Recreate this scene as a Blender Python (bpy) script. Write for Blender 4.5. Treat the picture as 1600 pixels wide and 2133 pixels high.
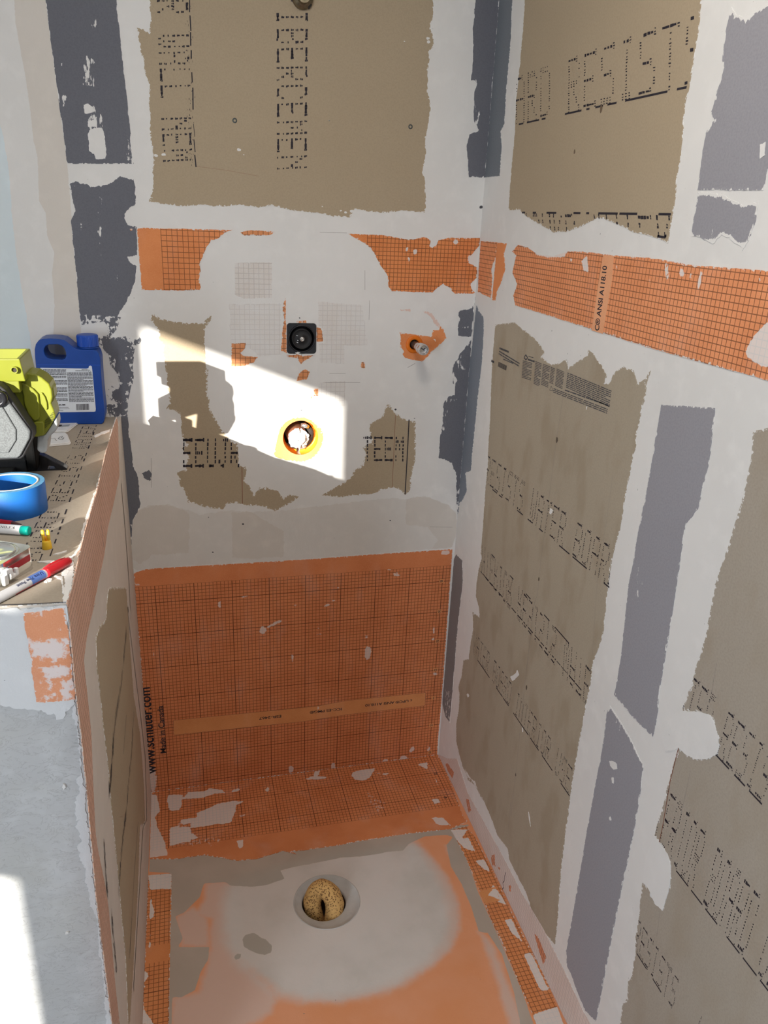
import bpy, bmesh, math, random
import numpy as np
from mathutils import Vector, Matrix, noise
from mathutils.geometry import delaunay_2d_cdt

for o in list(bpy.data.objects): bpy.data.objects.remove(o)
SC = bpy.context.scene
COL = SC.collection

# ---------------------------------------------------------------- camera, sky, sun, lamps, exposure
cd = bpy.data.cameras.new('camera'); cam = bpy.data.objects.new('camera', cd); COL.objects.link(cam)
cd.sensor_fit = 'HORIZONTAL'; cd.sensor_width = 36.0; cd.lens = 36.4183
cd.clip_start = .02; cd.clip_end = 100
cam.matrix_world = Matrix.Translation([0.15011, -1.9237, 1.60565]) @ Matrix([[0.969074, 0.049225, -0.241811], [-0.243208, 0.35642, -0.902117], [0.041779, 0.933028, 0.357369]]).to_4x4()
SC.camera = cam

world = bpy.data.worlds.new('sky'); SC.world = world; world.use_nodes = True
bg = world.node_tree.nodes['Background']
bg.inputs['Color'].default_value = (.86, .93, 1.0, 1); bg.inputs['Strength'].default_value = 1.5

def lamp(name, typ, loc, direction, energy, color, **kw):
    d = bpy.data.lights.new(name, typ); d.energy = energy; d.color = color
    for k, v in kw.items(): setattr(d, k, v)
    o = bpy.data.objects.new(name, d); COL.objects.link(o); o.location = loc
    o.rotation_euler = Vector(direction).to_track_quat('-Z', 'Y').to_euler()
    return o
SUN_DIR = (1.0, 1.72, -.385)
lamp('sun', 'SUN', (-4, -6, 5), SUN_DIR, 11.5, (1.0, .95, .86), angle=math.radians(.53))
# daylight of the window in the outer wall and the lamp on the ceiling
lamp('window_daylight', 'AREA', (-1.52, -3.05, 1.30), (1, 0.25, -.12), 43.0, (.80, .89, 1.0), shape='RECTANGLE', size=.8, size_y=1.3)
lamp('ceiling_lamp', 'AREA', (.30, -1.15, 2.42), (0, 0, -1), 6.5, (1.0, .90, .78), shape='DISK', size=.32)

vs = SC.view_settings
vs.view_transform = 'Standard'; vs.look = 'None'; vs.gamma = 1.0; vs.exposure = 0.25
vs.use_curve_mapping = False

# ---------------------------------------------------------------- frames of the real surfaces (u, v, height) in metres
XR = 0.8809
class Frame:
    def __init__(s, O, U, V, N): s.O, s.U, s.V, s.N = [np.array(a, float) for a in (O, U, V, N)]
    def at(s, u, v, h=0.0): return s.O + s.U*u + s.V*v + s.N*h
    def many(s, uv, h): return s.O + uv[:, :1]*s.U + uv[:, 1:2]*s.V + h*s.N
FB = Frame((0,0,0), (1,0,0), (0,0,1), (0,-1,0))
FRW = Frame((XR,0,0), (0,-1,0), (0,0,1), (-1,0,0))
FL = Frame((0,0,0), (0,-1,0), (0,0,1), (1,0,0))
FF = Frame((0,0,0), (1,0,0), (0,-1,0), (0,0,1))
FT = Frame((0,0,1.124), (1,0,0), (0,-1,.026), (0,0,1))
FE = Frame((0,-1.02,0), (1,0,0), (0,0,1), (0,-1,0))
FLO = Frame((-1.5,0,0), (0,-1,0), (0,0,1), (1,0,0))
FV = Frame((0,-.54,0), (1,0,0), (0,0,1), (0,-1,0))
FW = Frame((0,-.62,0), (1,0,0), (0,0,1), (0,-1,0))
FJ = Frame((0,-.075,0), (1,0,0), (0,0,1), (0,-1,0))

# ---------------------------------------------------------------- node helper
class N:
    def __init__(s, name):
        s.m = bpy.data.materials.new(name); s.m.use_nodes = True; s.t = s.m.node_tree
        s.t.nodes.clear()
        s.out = s.t.nodes.new('ShaderNodeOutputMaterial'); s.b = s.t.nodes.new('ShaderNodeBsdfPrincipled')
        s.t.links.new(s.b.outputs[0], s.out.inputs[0])
    def set(s, sock, v):
        if isinstance(v, bpy.types.NodeSocket): s.t.links.new(v, sock)
        else:
            if hasattr(sock.default_value, '__len__') and len(sock.default_value) == 4 and len(v) == 3: v = (*v, 1)
            sock.default_value = v
    def node(s, typ, ins=None, out=0, **props):
        n = s.t.nodes.new('ShaderNode'+typ)
        for k, v in props.items(): setattr(n, k, v)
        for k, v in (ins or {}).items(): s.set(n.inputs[k], v)
        return n.outputs[out]
    def math(s, op, a, b=None, c=None, clamp=False):
        ins = {0: a}
        if b is not None: ins[1] = b
        if c is not None: ins[2] = c
        return s.node('Math', ins, operation=op, use_clamp=clamp)
    def attr(s, name, out='Fac'):
        n = s.t.nodes.new('ShaderNodeAttribute'); n.attribute_name = name; return n.outputs[out]
    def noise(s, vec, scale, detail=4, rough=.55, out=0, dist=0.0):
        return s.node('TexNoise', {'Vector': vec, 'Scale': scale, 'Detail': detail, 'Roughness': rough, 'Distortion': dist}, out)
    def stretch(s, vec, x, y, z=1, loc=(0,0,0), rot=0):
        return s.node('Mapping', {'Vector': vec, 'Scale': (x, y, z), 'Location': loc, 'Rotation': (0, 0, rot)})
    def step(s, v, a, b):
        n = s.t.nodes.new('ShaderNodeMapRange'); n.interpolation_type = 'SMOOTHSTEP'
        s.set(n.inputs['Value'], v); s.set(n.inputs['From Min'], a); s.set(n.inputs['From Max'], b)
        return n.outputs[0]
    def mix(s, f, a, b, blend='MIX'):
        n = s.t.nodes.new('ShaderNodeMix'); n.data_type = 'RGBA'; n.blend_type = blend
        s.set(n.inputs[0], f); s.set(n.inputs[6], a); s.set(n.inputs[7], b); return n.outputs[2]
    def bump(s, h, strength, dist=.001):
        return s.node('Bump', {'Height': h, 'Strength': strength, 'Distance': dist})
    def done(s, color, rough=.85, bump=None, metallic=0.0, spec=.3, **kw):
        s.set(s.b.inputs['Base Color'], color); s.set(s.b.inputs['Roughness'], rough)
        s.b.inputs['Metallic'].default_value = metallic; s.b.inputs['Specular IOR Level'].default_value = spec
        if bump is not None: s.set(s.b.inputs['Normal'], bump)
        for k, v in kw.items(): s.set(s.b.inputs[k], v)
        return s.m

MUD = (.77, .76, .74)
def geo_pos(n): return n.node('NewGeometry', out='Position')

def mud_color(n, p, base=MUD):
    a = n.noise(p, 3.2, 3); b = n.noise(p, 24, 4)
    c = n.mix(n.step(a, .35, .7), base, tuple(x*.95 for x in base))
    return n.mix(n.step(b, .45, .75), c, tuple(min(1, x*1.025) for x in base))
def mat_mud(name, base=MUD, bump=.25):
    n = N(name); p = geo_pos(n)
    c = mud_color(n, p, base)
    spk = n.noise(p, 130, 2)
    c = n.mix(n.step(spk, .76, .785), c, tuple(x*.55 for x in base))
    h = n.math('ADD', n.noise(n.stretch(p, 1, 1, .35), 60, 5), n.math('MULTIPLY', n.noise(p, 420, 2), .35))
    return n.done(c, .9, n.bump(h, bump, .0022))
def mat_patch(name, base, var, scuff=.5, scuff_w=.010, mudc=MUD, grain=300, sx=1.0, sy=1.0, cover=.0, blotch=0.0):
    """paper or tape showing out of the joint compound; compound drags over it near its edges and in specks"""
    n = N(name); p = geo_pos(n); e = n.attr('edge')
    c = n.mix(n.noise(p, 5, 4), base, var)
    c = n.mix(n.math('MULTIPLY', n.step(n.noise(p, grain, 3), .35, .75), .32), c, tuple(x*.72 for x in base))
    if blotch: c = n.mix(n.math('MULTIPLY', n.step(n.noise(n.stretch(p, 1, 1, .45), 16, 3), .45, .7), blotch), c, (.33, .265, .185))
    st = n.stretch(p, sx, sx, sy)
    s1 = n.noise(st, 150, 6, .6); s2 = n.noise(st, 22, 3)
    lim = n.math('ADD', .50, n.math('MULTIPLY', n.step(e, 0, scuff_w), .30))
    lim = n.math('SUBTRACT', lim, n.math('MULTIPLY', n.step(s2, .5, .72), cover))
    lim = n.math('SUBTRACT', lim, n.math('MULTIPLY', n.attr('mud'), .31))
    f = n.math('MULTIPLY', n.step(s1, lim, n.math('ADD', lim, .03)), scuff, clamp=True)
    c = n.mix(f, c, mudc)
    return n.done(c, .92, n.bump(n.math('ADD', n.noise(p, 500, 2), f), .15, .0008))
ORANGE = (.78, .285, .105)
def mat_membrane(name, cell=.01, u0=0, v0=0, plain=(), base=ORANGE, mudc=MUD, veil=0.0, angle=0.0, lines=1.0, heavy=True, rag=.85, cover=.82):
    """orange fleece sheet with its printed grid; 'mud' is how much compound lies over it"""
    n = N(name); p = geo_pos(n); uv = n.attr('puv', 'Vector')
    if angle: uv = n.stretch(uv, 1, 1, 1, rot=angle)
    sp = n.t.nodes.new('ShaderNodeSeparateXYZ'); n.t.links.new(uv, sp.inputs[0])
    def line(c, off, per, w):
        d = n.math('MULTIPLY', n.math('ABSOLUTE', n.math('SUBTRACT', n.math('FRACT', n.math('ADD', n.math('DIVIDE', n.math('SUBTRACT', c, off), per), .5)), .5)), per)
        return n.step(d, w, w*.45)
    U, V = sp.outputs[0], sp.outputs[1]
    g = n.math('MAXIMUM', line(U, u0, cell, .0009), line(V, v0, cell, .0009))
    g = n.math('MULTIPLY', g, .72)
    if heavy: g = n.math('MAXIMUM', g, n.math('MULTIPLY', n.math('MAXIMUM', line(U, u0, cell*10, .0013), line(V, v0, cell*10, .0013)), .92))
    for (a0, a1, b0, b1) in plain:
        ins = n.math('MULTIPLY', n.math('MULTIPLY', n.math('GREATER_THAN', U, a0), n.math('LESS_THAN', U, a1)), n.math('MULTIPLY', n.math('GREATER_THAN', V, b0), n.math('LESS_THAN', V, b1)))
        g = n.math('MULTIPLY', g, n.math('SUBTRACT', 1, ins))
    c = n.mix(n.step(n.noise(p, 11, 4), .3, .75), base, (base[0]*.88, base[1]*.80, base[2]*.72))
    c = n.mix(n.math('MULTIPLY', n.step(n.noise(p, 600, 2), .4, .7), .25), c, (base[0]*1.1, base[1]*1.35, base[2]*1.7))
    c = n.mix(n.math('MULTIPLY', g, lines), c, (.085, .022, .010))
    mud = n.attr('mud')
    nz = n.noise(p, 120, 5, .62)
    m = n.step(n.math('ADD', mud, n.math('MULTIPLY', n.math('SUBTRACT', nz, .5), .9)), .42, .58)
    m = n.math('MULTIPLY', m, cover)
    haze = n.math('MULTIPLY', n.step(n.noise(n.stretch(p, 1.4, 1.4, .6), 9, 4), .5, .8), .10)
    m = n.math('MAXIMUM', m, n.math('ADD', haze, veil))
    e = n.attr('edge')
    ragm = n.step(n.math('SUBTRACT', n.noise(p, 170, 5, .6), n.math('MULTIPLY', n.step(e, 0, .006), .30)), .52, .55)
    m = n.math('MAXIMUM', m, n.math('MULTIPLY', ragm, rag))
    c = n.mix(m, c, mudc)
    return n.done(c, .8, n.bump(n.math('ADD', n.noise(p, 700, 2), m), .15, .0008))
def mat_plain(name, col, rough=.5, metallic=0.0, var=.12, scale=40, bump=0.0, spec=.4, bscale=300, **kw):
    n = N(name); p = n.node('TexCoord', out='Object')
    c = n.mix(n.step(n.noise(p, scale, 3), .35, .7), col, tuple(x*(1-var) for x in col))
    b = n.bump(n.noise(p, bscale, 3), bump, .001) if bump else None
    return n.done(c, rough, b, metallic, spec, **kw)

PAPER = (.45, .365, .255); PAPER2 = (.415, .33, .225)
M = {}
M['mud'] = mat_mud('joint_compound')
M['mud_bounce'] = mat_mud('joint_compound_bounce_tint', (.66, .59, .52))  # warm bounce off the orange sheets is put into this compound colour
M['mud_smear'] = mat_mud('compound_smear', (.78, .77, .75), .35)
M['paper'] = mat_patch('drywall_paper', PAPER, PAPER2, scuff=1, scuff_w=.006)
M['paper_worn'] = mat_patch('drywall_paper_worn', PAPER, PAPER2, scuff=1, scuff_w=.010, cover=.10)
M['paper_right'] = mat_patch('drywall_paper_blotched', (.43, .37, .285), (.40, .34, .255), scuff=1, scuff_w=.006, blotch=.55)
M['paper_end'] = mat_patch('drywall_paper_grey', (.40, .35, .285), (.42, .37, .31), scuff=1, scuff_w=.008, blotch=.35)
M['tape'] = mat_patch('grey_tape', (.150, .155, .180), (.165, .170, .195), scuff=1, scuff_w=.004, sx=1, sy=.3)
M['tape_worn'] = mat_patch('grey_tape_worn', (.150, .155, .180), (.165, .170, .195), scuff=1, scuff_w=.012, sx=1, sy=.4, cover=.26)
M['tape_light'] = mat_patch('grey_tape_light', (.315, .31, .34), (.34, .335, .365), scuff=1, scuff_w=.006, sx=1, sy=.4)
M['orange_plain'] = mat_membrane('orange_membrane_plain', lines=0.0)
M['ink'] = mat_plain('black_ink', (.022, .018, .028), .7)
M['ink_grey'] = mat_plain('grey_ink', (.07, .07, .08), .7)
M['ink_red'] = mat_plain('red_brown_line', (.25, .10, .06), .8)
M['pencil'] = mat_plain('pencil_line', (.27, .24, .22), .8)

# ---------------------------------------------------------------- mesh helpers
def link(name, mesh, mat=None, parent=None, label=None, kind=None):
    o = bpy.data.objects.new(name, mesh); COL.objects.link(o)
    if mat is not None and not mesh.materials: mesh.materials.append(mat)
    if parent is not None: o.parent = parent; o.matrix_parent_inverse = parent.matrix_world.inverted()
    if label: o['label'] = label
    if kind: o['kind'] = kind
    return o
def tag(o, label, cat, group=None):
    o['label'] = label; o['category'] = cat
    if group: o['group'] = group
    return o
def thing(name, label, cat, loc, group=None):
    o = bpy.data.objects.new(name, None); COL.objects.link(o); o.location = loc
    o.empty_display_size = .02; o.matrix_world = Matrix.Translation(loc)
    return tag(o, label, cat, group)

def inside(P, poly):
    x, y = P[:, 0], P[:, 1]; r = np.zeros(len(P), bool); q = np.roll(poly, 1, 0)
    for (x1, y1), (x2, y2) in zip(poly, q):
        if y1 == y2: continue
        r ^= ((y1 > y) != (y2 > y)) & (x < (x2-x1)*(y-y1)/(y2-y1)+x1)
    return r
def dist(P, poly):
    d = np.full(len(P), 9.0); q = np.roll(poly, -1, 0)
    for a, b in zip(poly, q):
        ab = b-a; L = ab@ab
        if L < 1e-14: continue
        t = np.clip(((P-a)@ab)/L, 0, 1)
        d = np.minimum(d, np.hypot(*(P-a-t[:, None]*ab).T))
    return d
def roughen(poly, amp, step, seed):
    out = []; poly = np.array(poly, float); n = len(poly)
    area = .5*np.sum(poly[:, 0]*np.roll(poly[:, 1], -1)-np.roll(poly[:, 0], -1)*poly[:, 1]); sg = 1 if area > 0 else -1
    for i in range(n):
        a, b = poly[i], poly[(i+1) % n]; L = np.hypot(*(b-a))
        k = max(1, int(L/step))
        nn = np.array([b[1]-a[1], a[0]-b[0]])/max(L, 1e-9)*sg
        for j in range(k):
            p = a+(b-a)*j/k
            d = noise.noise(Vector((p[0]*60, p[1]*60, seed)))*1.0+noise.noise(Vector((p[0]*190, p[1]*190, seed+7)))*.75+noise.noise(Vector((p[0]*520, p[1]*520, seed+3)))*.55
            out.append(p+nn*amp*d)
    return np.array(out)
def circle(c, r, n=32, ry=None, ang=0.0):
    ry = r if ry is None else ry; ca, sa = math.cos(ang), math.sin(ang)
    return [(c[0]+r*math.cos(t)*ca-ry*math.sin(t)*sa, c[1]+r*math.cos(t)*sa+ry*math.sin(t)*ca) for t in [2*math.pi*i/n for i in range(n)]]
def softness(P, layers):
    val = np.zeros(len(P))
    for poly, soft, strength in layers:
        poly = np.array(poly, float)
        lo, hi = poly.min(0)-soft, poly.max(0)+soft
        sel = np.where((P[:, 0] > lo[0]) & (P[:, 0] < hi[0]) & (P[:, 1] > lo[1]) & (P[:, 1] < hi[1]))[0]
        if not len(sel): continue
        Q = P[sel]; d = dist(Q, poly); d = np.where(inside(Q, poly), d, -d)
        val[sel] = np.maximum(val[sel], np.clip(.5+d/(2*soft), 0, 1)*strength)
    return val
SEED = [1.0]; KK = [0]
def slab_data(fr, outline, h0, h1, rough=0.0, step=.003, grid=.012, holes=(), clip=None, taper=0.0):
    SEED[0] += 1.37
    P = roughen(outline, rough, step, SEED[0]) if rough else np.array(outline, float)
    if clip:
        P[:, 0] = np.clip(P[:, 0], clip[0], clip[1]); P[:, 1] = np.clip(P[:, 1], clip[2], clip[3])
    loops = [P]+[np.array(h, float) for h in holes]
    vs_, es = [], []
    for L in loops:
        keep = [L[0]]
        for p in L[1:]:
            if np.hypot(*(p-keep[-1])) > 2e-4: keep.append(p)
        k0 = len(vs_); vs_ += [Vector(p) for p in keep]
        es += [(k0+i, k0+(i+1) % len(keep)) for i in range(len(keep))]
    if grid:
        lo, hi = P.min(0), P.max(0)
        gx, gy = np.meshgrid(np.arange(lo[0]+grid/2, hi[0], grid), np.arange(lo[1]+grid/2, hi[1], grid))
        G = np.stack([gx.ravel(), gy.ravel()], 1)
        G = G+np.random.default_rng(3).uniform(-.15, .15, G.shape)*grid
        ok = inside(G, P)
        for h in holes: ok &= ~inside(G, np.array(h, float))
        vs_ += [Vector(p) for p in G[ok]]
    r = delaunay_2d_cdt(vs_, es, [], 0, 1e-6)
    V = np.array([(v.x, v.y) for v in r[0]]); F = np.array(r[2])
    cen = V[F].mean(1); ok = inside(cen, P)
    for h in holes: ok &= ~inside(cen, np.array(h, float))
    F = F[ok]
    # boundary edges
    e = np.concatenate([F[:, [0, 1]], F[:, [1, 2]], F[:, [2, 0]]]); s = np.sort(e, 1)
    key = s[:, 0].astype(np.int64)*len(V)+s[:, 1]; u_, idx, cnt = np.unique(key, return_index=True, return_counts=True)
    be = e[idx[cnt == 1]]
    edge = dist(V, P)
    n = len(V); top = fr.many(V, h1); bot = fr.many(V, h0)
    A = np.cross(fr.U, fr.V)@fr.N
    if A < 0: F = F[:, ::-1]; be = be[:, ::-1]
    side = [(a, b, b+n, a+n)[::-1] for a, b in be]
    ring = np.unique(be)
    return V, np.vstack([top, bot]), [tuple(f) for f in F]+side, edge, n
def slab(name, fr, outline, h0, h1, mat, parent=None, rough=0.0, step=.003, grid=.012, holes=(), clip=None, soft=None, soft2=None, soft3=None, label=None, kind=None, back=False):
    if h1 > 0: KK[0] += 1; h1 += 4e-6*(KK[0] % 25)
    V, W, F, edge, n = slab_data(fr, outline, h0, h1, rough, step, grid, holes, clip)
    if back: F = F+[tuple(i+n for i in f[::-1]) for f in F if len(f) == 3]
    me = bpy.data.meshes.new(name); me.from_pydata(W.tolist(), [], F)
    def put(nm, a):
        at = me.attributes.new(nm, 'FLOAT', 'POINT'); at.data.foreach_set('value', np.concatenate([a, a]).astype(np.float32))
    put('edge', edge); put('mud', softness(V, soft) if soft else np.zeros(n))
    if soft2: put('mud2', softness(V, soft2))
    if soft3: put('mud3', softness(V, soft3))
    at = me.attributes.new('puv', 'FLOAT_VECTOR', 'POINT')
    uv = np.zeros((2*n, 3), np.float32); uv[:n, :2] = V; uv[n:, :2] = V; at.data.foreach_set('vector', uv.ravel())
    me.update()
    return link(name, me, mat, parent, label, kind)
def blobs(name, fr, polys, h0, h1, mat, parent, rough=.0018, step=.002, label=None, clip=None):
    VV, FF_ = [], []
    for p in polys:
        V, W, F, e, n = slab_data(fr, p, h0, h1, rough, step, 0, (), clip)
        k = len(VV); VV += W.tolist(); FF_ += [tuple(i+k for i in f) for f in F]
    me = bpy.data.meshes.new(name); me.from_pydata(VV, [], FF_); me.update()
    return link(name, me, mat, parent, label)

class MB:
    """collects shapes into ONE mesh (local coordinates)"""
    def __init__(s): s.v, s.f, s.sm = [], [], []
    def add(s, V, F, smooth=False):
        k = len(s.v); s.v += [tuple(map(float, p)) for p in V]; s.f += [tuple(i+k for i in f) for f in F]; s.sm += [smooth]*len(F); return s
    def quad(s, a, b, c, d): return s.add([a, b, c, d], [(0, 1, 2, 3)])
    def box(s, c, d, rot=None):
        V = [Vector((x*d[0]/2, y*d[1]/2, z*d[2]/2)) for x in (-1, 1) for y in (-1, 1) for z in (-1, 1)]
        if rot is not None: V = [rot @ p for p in V]
        V = [p+Vector(c) for p in V]
        return s.add(V, [(0,1,3,2), (4,6,7,5), (0,4,5,1), (2,3,7,6), (0,2,6,4), (1,5,7,3)])
    def lathe(s, prof, seg=32, M4=Matrix.Identity(4), smooth=True, caps=True):
        V = []; F = []
        for r, z in prof:
            for i in range(seg):
                a = 2*math.pi*i/seg; V.append(M4 @ Vector((r*math.cos(a), r*math.sin(a), z)))
        for j in range(len(prof)-1):
            for i in range(seg):
                F.append((j*seg+i, j*seg+(i+1) % seg, (j+1)*seg+(i+1) % seg, (j+1)*seg+i))
        s.add(V, F, smooth)
        if caps:
            k = len(s.v)-len(V)
            if prof[0][0] > 1e-6: s.f.append(tuple(k+i for i in range(seg))[::-1]); s.sm.append(False)
            if prof[-1][0] > 1e-6: s.f.append(tuple(k+(len(prof)-1)*seg+i for i in range(seg))); s.sm.append(False)
        return s
    def tube(s, pts, rad, seg=16, smooth=True, caps=True):
        pts = [Vector(p) for p in pts]; rad = [rad]*len(pts) if not hasattr(rad, '__len__') else rad
        V, F = [], []; up = None
        for i, p in enumerate(pts):
            t = (pts[min(i+1, len(pts)-1)]-pts[max(i-1, 0)]).normalized()
            if up is None: up = t.orthogonal().normalized()
            up = (up-t*up.dot(t)).normalized(); w = t.cross(up)
            for k in range(seg):
                a = 2*math.pi*k/seg; V.append(p+(up*math.cos(a)+w*math.sin(a))*rad[i])
        for j in range(len(pts)-1):
            for k in range(seg): F.append((j*seg+k, j*seg+(k+1) % seg, (j+1)*seg+(k+1) % seg, (j+1)*seg+k))
        if caps: F += [tuple(range(seg))[::-1], tuple(range(len(V)-seg, len(V)))]
        return s.add(V, F, smooth)
    def mesh(s, name):
        me = bpy.data.meshes.new(name); me.from_pydata(s.v, [], s.f); me.validate()
        bm = bmesh.new(); bm.from_mesh(me); bmesh.ops.recalc_face_normals(bm, faces=bm.faces); bm.to_mesh(me); bm.free()
        if len(s.sm) == len(me.polygons): me.polygons.foreach_set('use_smooth', s.sm)
        me.update(); return me
def build(mb, name, mat, parent=None, label=None, bevel=0.0, seg=2, kind=None, world=False):
    me = mb.mesh(name); o = bpy.data.objects.new(name, me); COL.objects.link(o); me.materials.append(mat)
    if parent is not None:
        o.parent = parent
        if world: o.matrix_parent_inverse = parent.matrix_world.inverted()
    if label: o['label'] = label
    if kind: o['kind'] = kind
    if bevel:
        b = o.modifiers.new('bevel', 'BEVEL'); b.width = bevel; b.segments = seg; b.limit_method = 'ANGLE'; b.angle_limit = math.radians(35); b.harden_normals = False
    return o
def prism(fr, poly, h0, h1, holes=(), inset=0.0):
    """outline in a frame pushed out from height h0 to h1"""
    V, W, F, e, n = slab_data(fr, poly, h0, h1, 0, .003, 0, holes)
    mb = MB(); mb.add(W, F+[tuple(i+n for i in f[::-1]) for f in F if len(f) == 3]); return mb
def ngon_prism(fr, poly, h0, h1):
    n = len(poly); P = np.array(poly, float); mb = MB()
    return mb.add(np.vstack([fr.many(P, h0), fr.many(P, h1)]), [tuple(range(n))[::-1], tuple(range(n, 2*n))]+[(i, (i+1) % n, n+(i+1) % n, n+i) for i in range(n)])

# ---------------------------------------------------------------- printing
G5 = dict(A='0e11111f111111', B='1e11111e11111e', C='0e11101010110e', D='1e11111111111e', E='1f10101e10101f', F='1f10101e101010', G='0e11101711110f',
 H='1111111f111111', I='0e04040404040e', J='0702020202120c', K='11121418141211', L='1010101010101f', M='111b1515111111', N='11191513111111', O='0e11111111110e',
 P='1e11111e101010', Q='0e11111115120d', R='1e11111e141211', S='0f10100e01011e', T='1f040404040404', U='1111111111110e', V='111111110a0a04', W='1111111515150a', X='11110a040a1111',
 Y='11110a04040404', Z='1f01020408101f')
def print_row(name, fr, b0, b1, t0, text, h, parent, skip=.10, seed=1, lw=.30, ll=1.0, mat=None, clip=None, fade=0.0, sub=3):
    """dot printing: b0 to b1 is the baseline, b0 to t0 the letter height; every row of dots is drawn as short strokes"""
    rnd = random.Random(seed); b0, b1, t0 = [np.array(a, float) for a in (b0, b1, t0)]
    W = b1-b0; H = t0-b0; n = len(text); mb = MB(); wn = np.array([-W[1], W[0]])/np.hypot(*W)
    cp = None if clip is None else np.array(clip, float)
    for i, ch in enumerate(text):
        if ch not in G5: continue
        rows = [int(G5[ch][2*k:2*k+2], 16) for k in range(7)]
        for k, bits in enumerate(rows):
            s = (6.5-k)/7
            bar = rnd.random() < .8
            for c in range(5):
                if not bits >> (4-c) & 1: continue
                nxt = c < 4 and bits >> (3-c) & 1
                run = (nxt and bar and k in (0, 6, 3))
                for q in range(sub):
                    if rnd.random() < skip and not run: continue
                    f0 = (c+.08)/6.2; f1 = (c+(1.0 if run else .62))/6.2
                    ss = s+(q-(sub-1)/2)*(.30/7) if not run else s
                    if run and q: continue
                    w = H*(lw/7/(1 if run else sub*.75))*rnd.uniform(.7, 1.25)
                    p0 = b0+W*((i+f0+rnd.uniform(-.02, .02))/n)+H*(ss+rnd.uniform(-.006, .006)); p1 = b0+W*((i+f0+(f1-f0)*ll*rnd.uniform(.75, 1.15))/n)+H*ss
                    cc = (p0+p1)/2
                    if fade and rnd.random() < fade*max(0, noise.noise(Vector((cc[0]*30, cc[1]*30, seed)))+.35): continue
                    if cp is not None and not inside(cc[None], cp)[0]: continue
                    ps = [p0-w/2, p1-w/2, p1+w/2, p0+w/2]
                    mb.quad(*[fr.at(p[0], p[1], h) for p in ps])
    return build(mb, name, mat or M['ink'], parent, world=True)
def text_mesh(name, fr, body, p0, p1, height, h, parent, mat=None, flip=1, bold=.0, label=None):
    """flat lettering; p0 to p1 is the baseline"""
    cu = bpy.data.curves.new(name, 'FONT'); cu.body = body; cu.size = 1.0; cu.offset = bold
    o = bpy.data.objects.new(name, cu); me = bpy.data.meshes.new_from_object(o)
    bpy.data.objects.remove(o)
    V = np.array([v.co[:2] for v in me.vertices]); lo, hi = V.min(0), V.max(0)
    p0, p1 = np.array(p0, float), np.array(p1, float); d = p1-p0; L = np.hypot(*d); d /= L; up = np.array([-d[1], d[0]])*flip
    s = (V[:, 0]-lo[0])/(hi[0]-lo[0])*L; t = V[:, 1]/.72*height
    P = p0+s[:, None]*d+t[:, None]*up; W = fr.many(P, h)
    me.vertices.foreach_set('co', W.astype(np.float32).ravel()); me.update(); me.materials.clear()
    return link(name, me, mat or M['ink'], parent, label)
def fine_print(mb, fr, o, du, dv, n, h, seed, fill=.92, word=(.03, .12), thick=.42):
    """n lines of very small type: o top corner, du along the line, dv down the block"""
    rnd = random.Random(seed); o, du, dv = [np.array(a, float) for a in (o, du, dv)]
    for i in range(n):
        x = 0.0; end = 1.0 if i % 5 < 4 else rnd.uniform(.5, .95)
        while x < end:
            w = min(rnd.uniform(*word), end-x)
            a = o+du*x+dv*(i/n); b = a+du*w; c = dv*(thick/n)
            mb.quad(*[fr.at(p[0], p[1], h) for p in (a, b, b+c, a+c)])
            x += w+rnd.uniform(.006, .018)
def stroke(mb, fr, pts, w, h):
    pts = [np.array(p, float) for p in pts]
    for a, b in zip(pts, pts[1:]):
        d = b-a; L = np.hypot(*d)
        if L < 1e-6: continue
        nn = np.array([-d[1], d[0]])/L*w/2
        mb.quad(*[fr.at(p[0], p[1], h) for p in (a-nn, b-nn, b+nn, a+nn)])

# ================================================================ STRUCTURE
H_ROOM = 2.45
def wall(name, fr, outline, thick, mat, holes=(), grid=.06, **kw):
    o = slab(name, fr, outline, -thick, 0, mat, None, holes=holes, grid=grid, back=True, **kw); o['kind'] = 'structure'; return o
VALVE = [(0.3997,1.3494),(0.4727,1.3501),(0.4747,1.2752),(0.3995,1.2752)]
OUTLET_C = [(0.4348,1.0605)][0]; OUTLET_R = .0475
PIPE_C = [(0.7257,1.299)][0]
ARM_C = [(0.4355,2.0278)][0]
VALVE_HOLE = VALVE
def rrect(w, h, r, n=5):
    out = []
    for cx, cy, a0 in ((w-r, h-r, 0), (-w+r, h-r, 90), (-w+r, -h+r, 180), (w-r, -h+r, 270)):
        for k in range(n+1):
            a = math.radians(a0+90*k/n); out.append((cx+r*math.cos(a), cy+r*math.sin(a)))
    return out
vc = np.mean(np.array(VALVE), 0)
VW, VH = (VALVE[1][0]-VALVE[0][0])/2, (VALVE[0][1]-VALVE[3][1])/2
VALVE_HOLE = [(vc[0]+a, vc[1]+b) for a, b in rrect(VW, VH, .0075)]
wall_back = wall('wall_back', FB, [(-1.5, 0), (XR+.1, 0), (XR+.1, H_ROOM), (-1.5, H_ROOM)], .10, M['mud'], holes=[VALVE_HOLE, circle(OUTLET_C, OUTLET_R, 40), circle(PIPE_C, .0155, 24)])
wall_right = wall('wall_right', FRW, [(0, 0), (4.6, 0), (4.6, H_ROOM), (0, H_ROOM)], .10, M['mud'])
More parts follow.
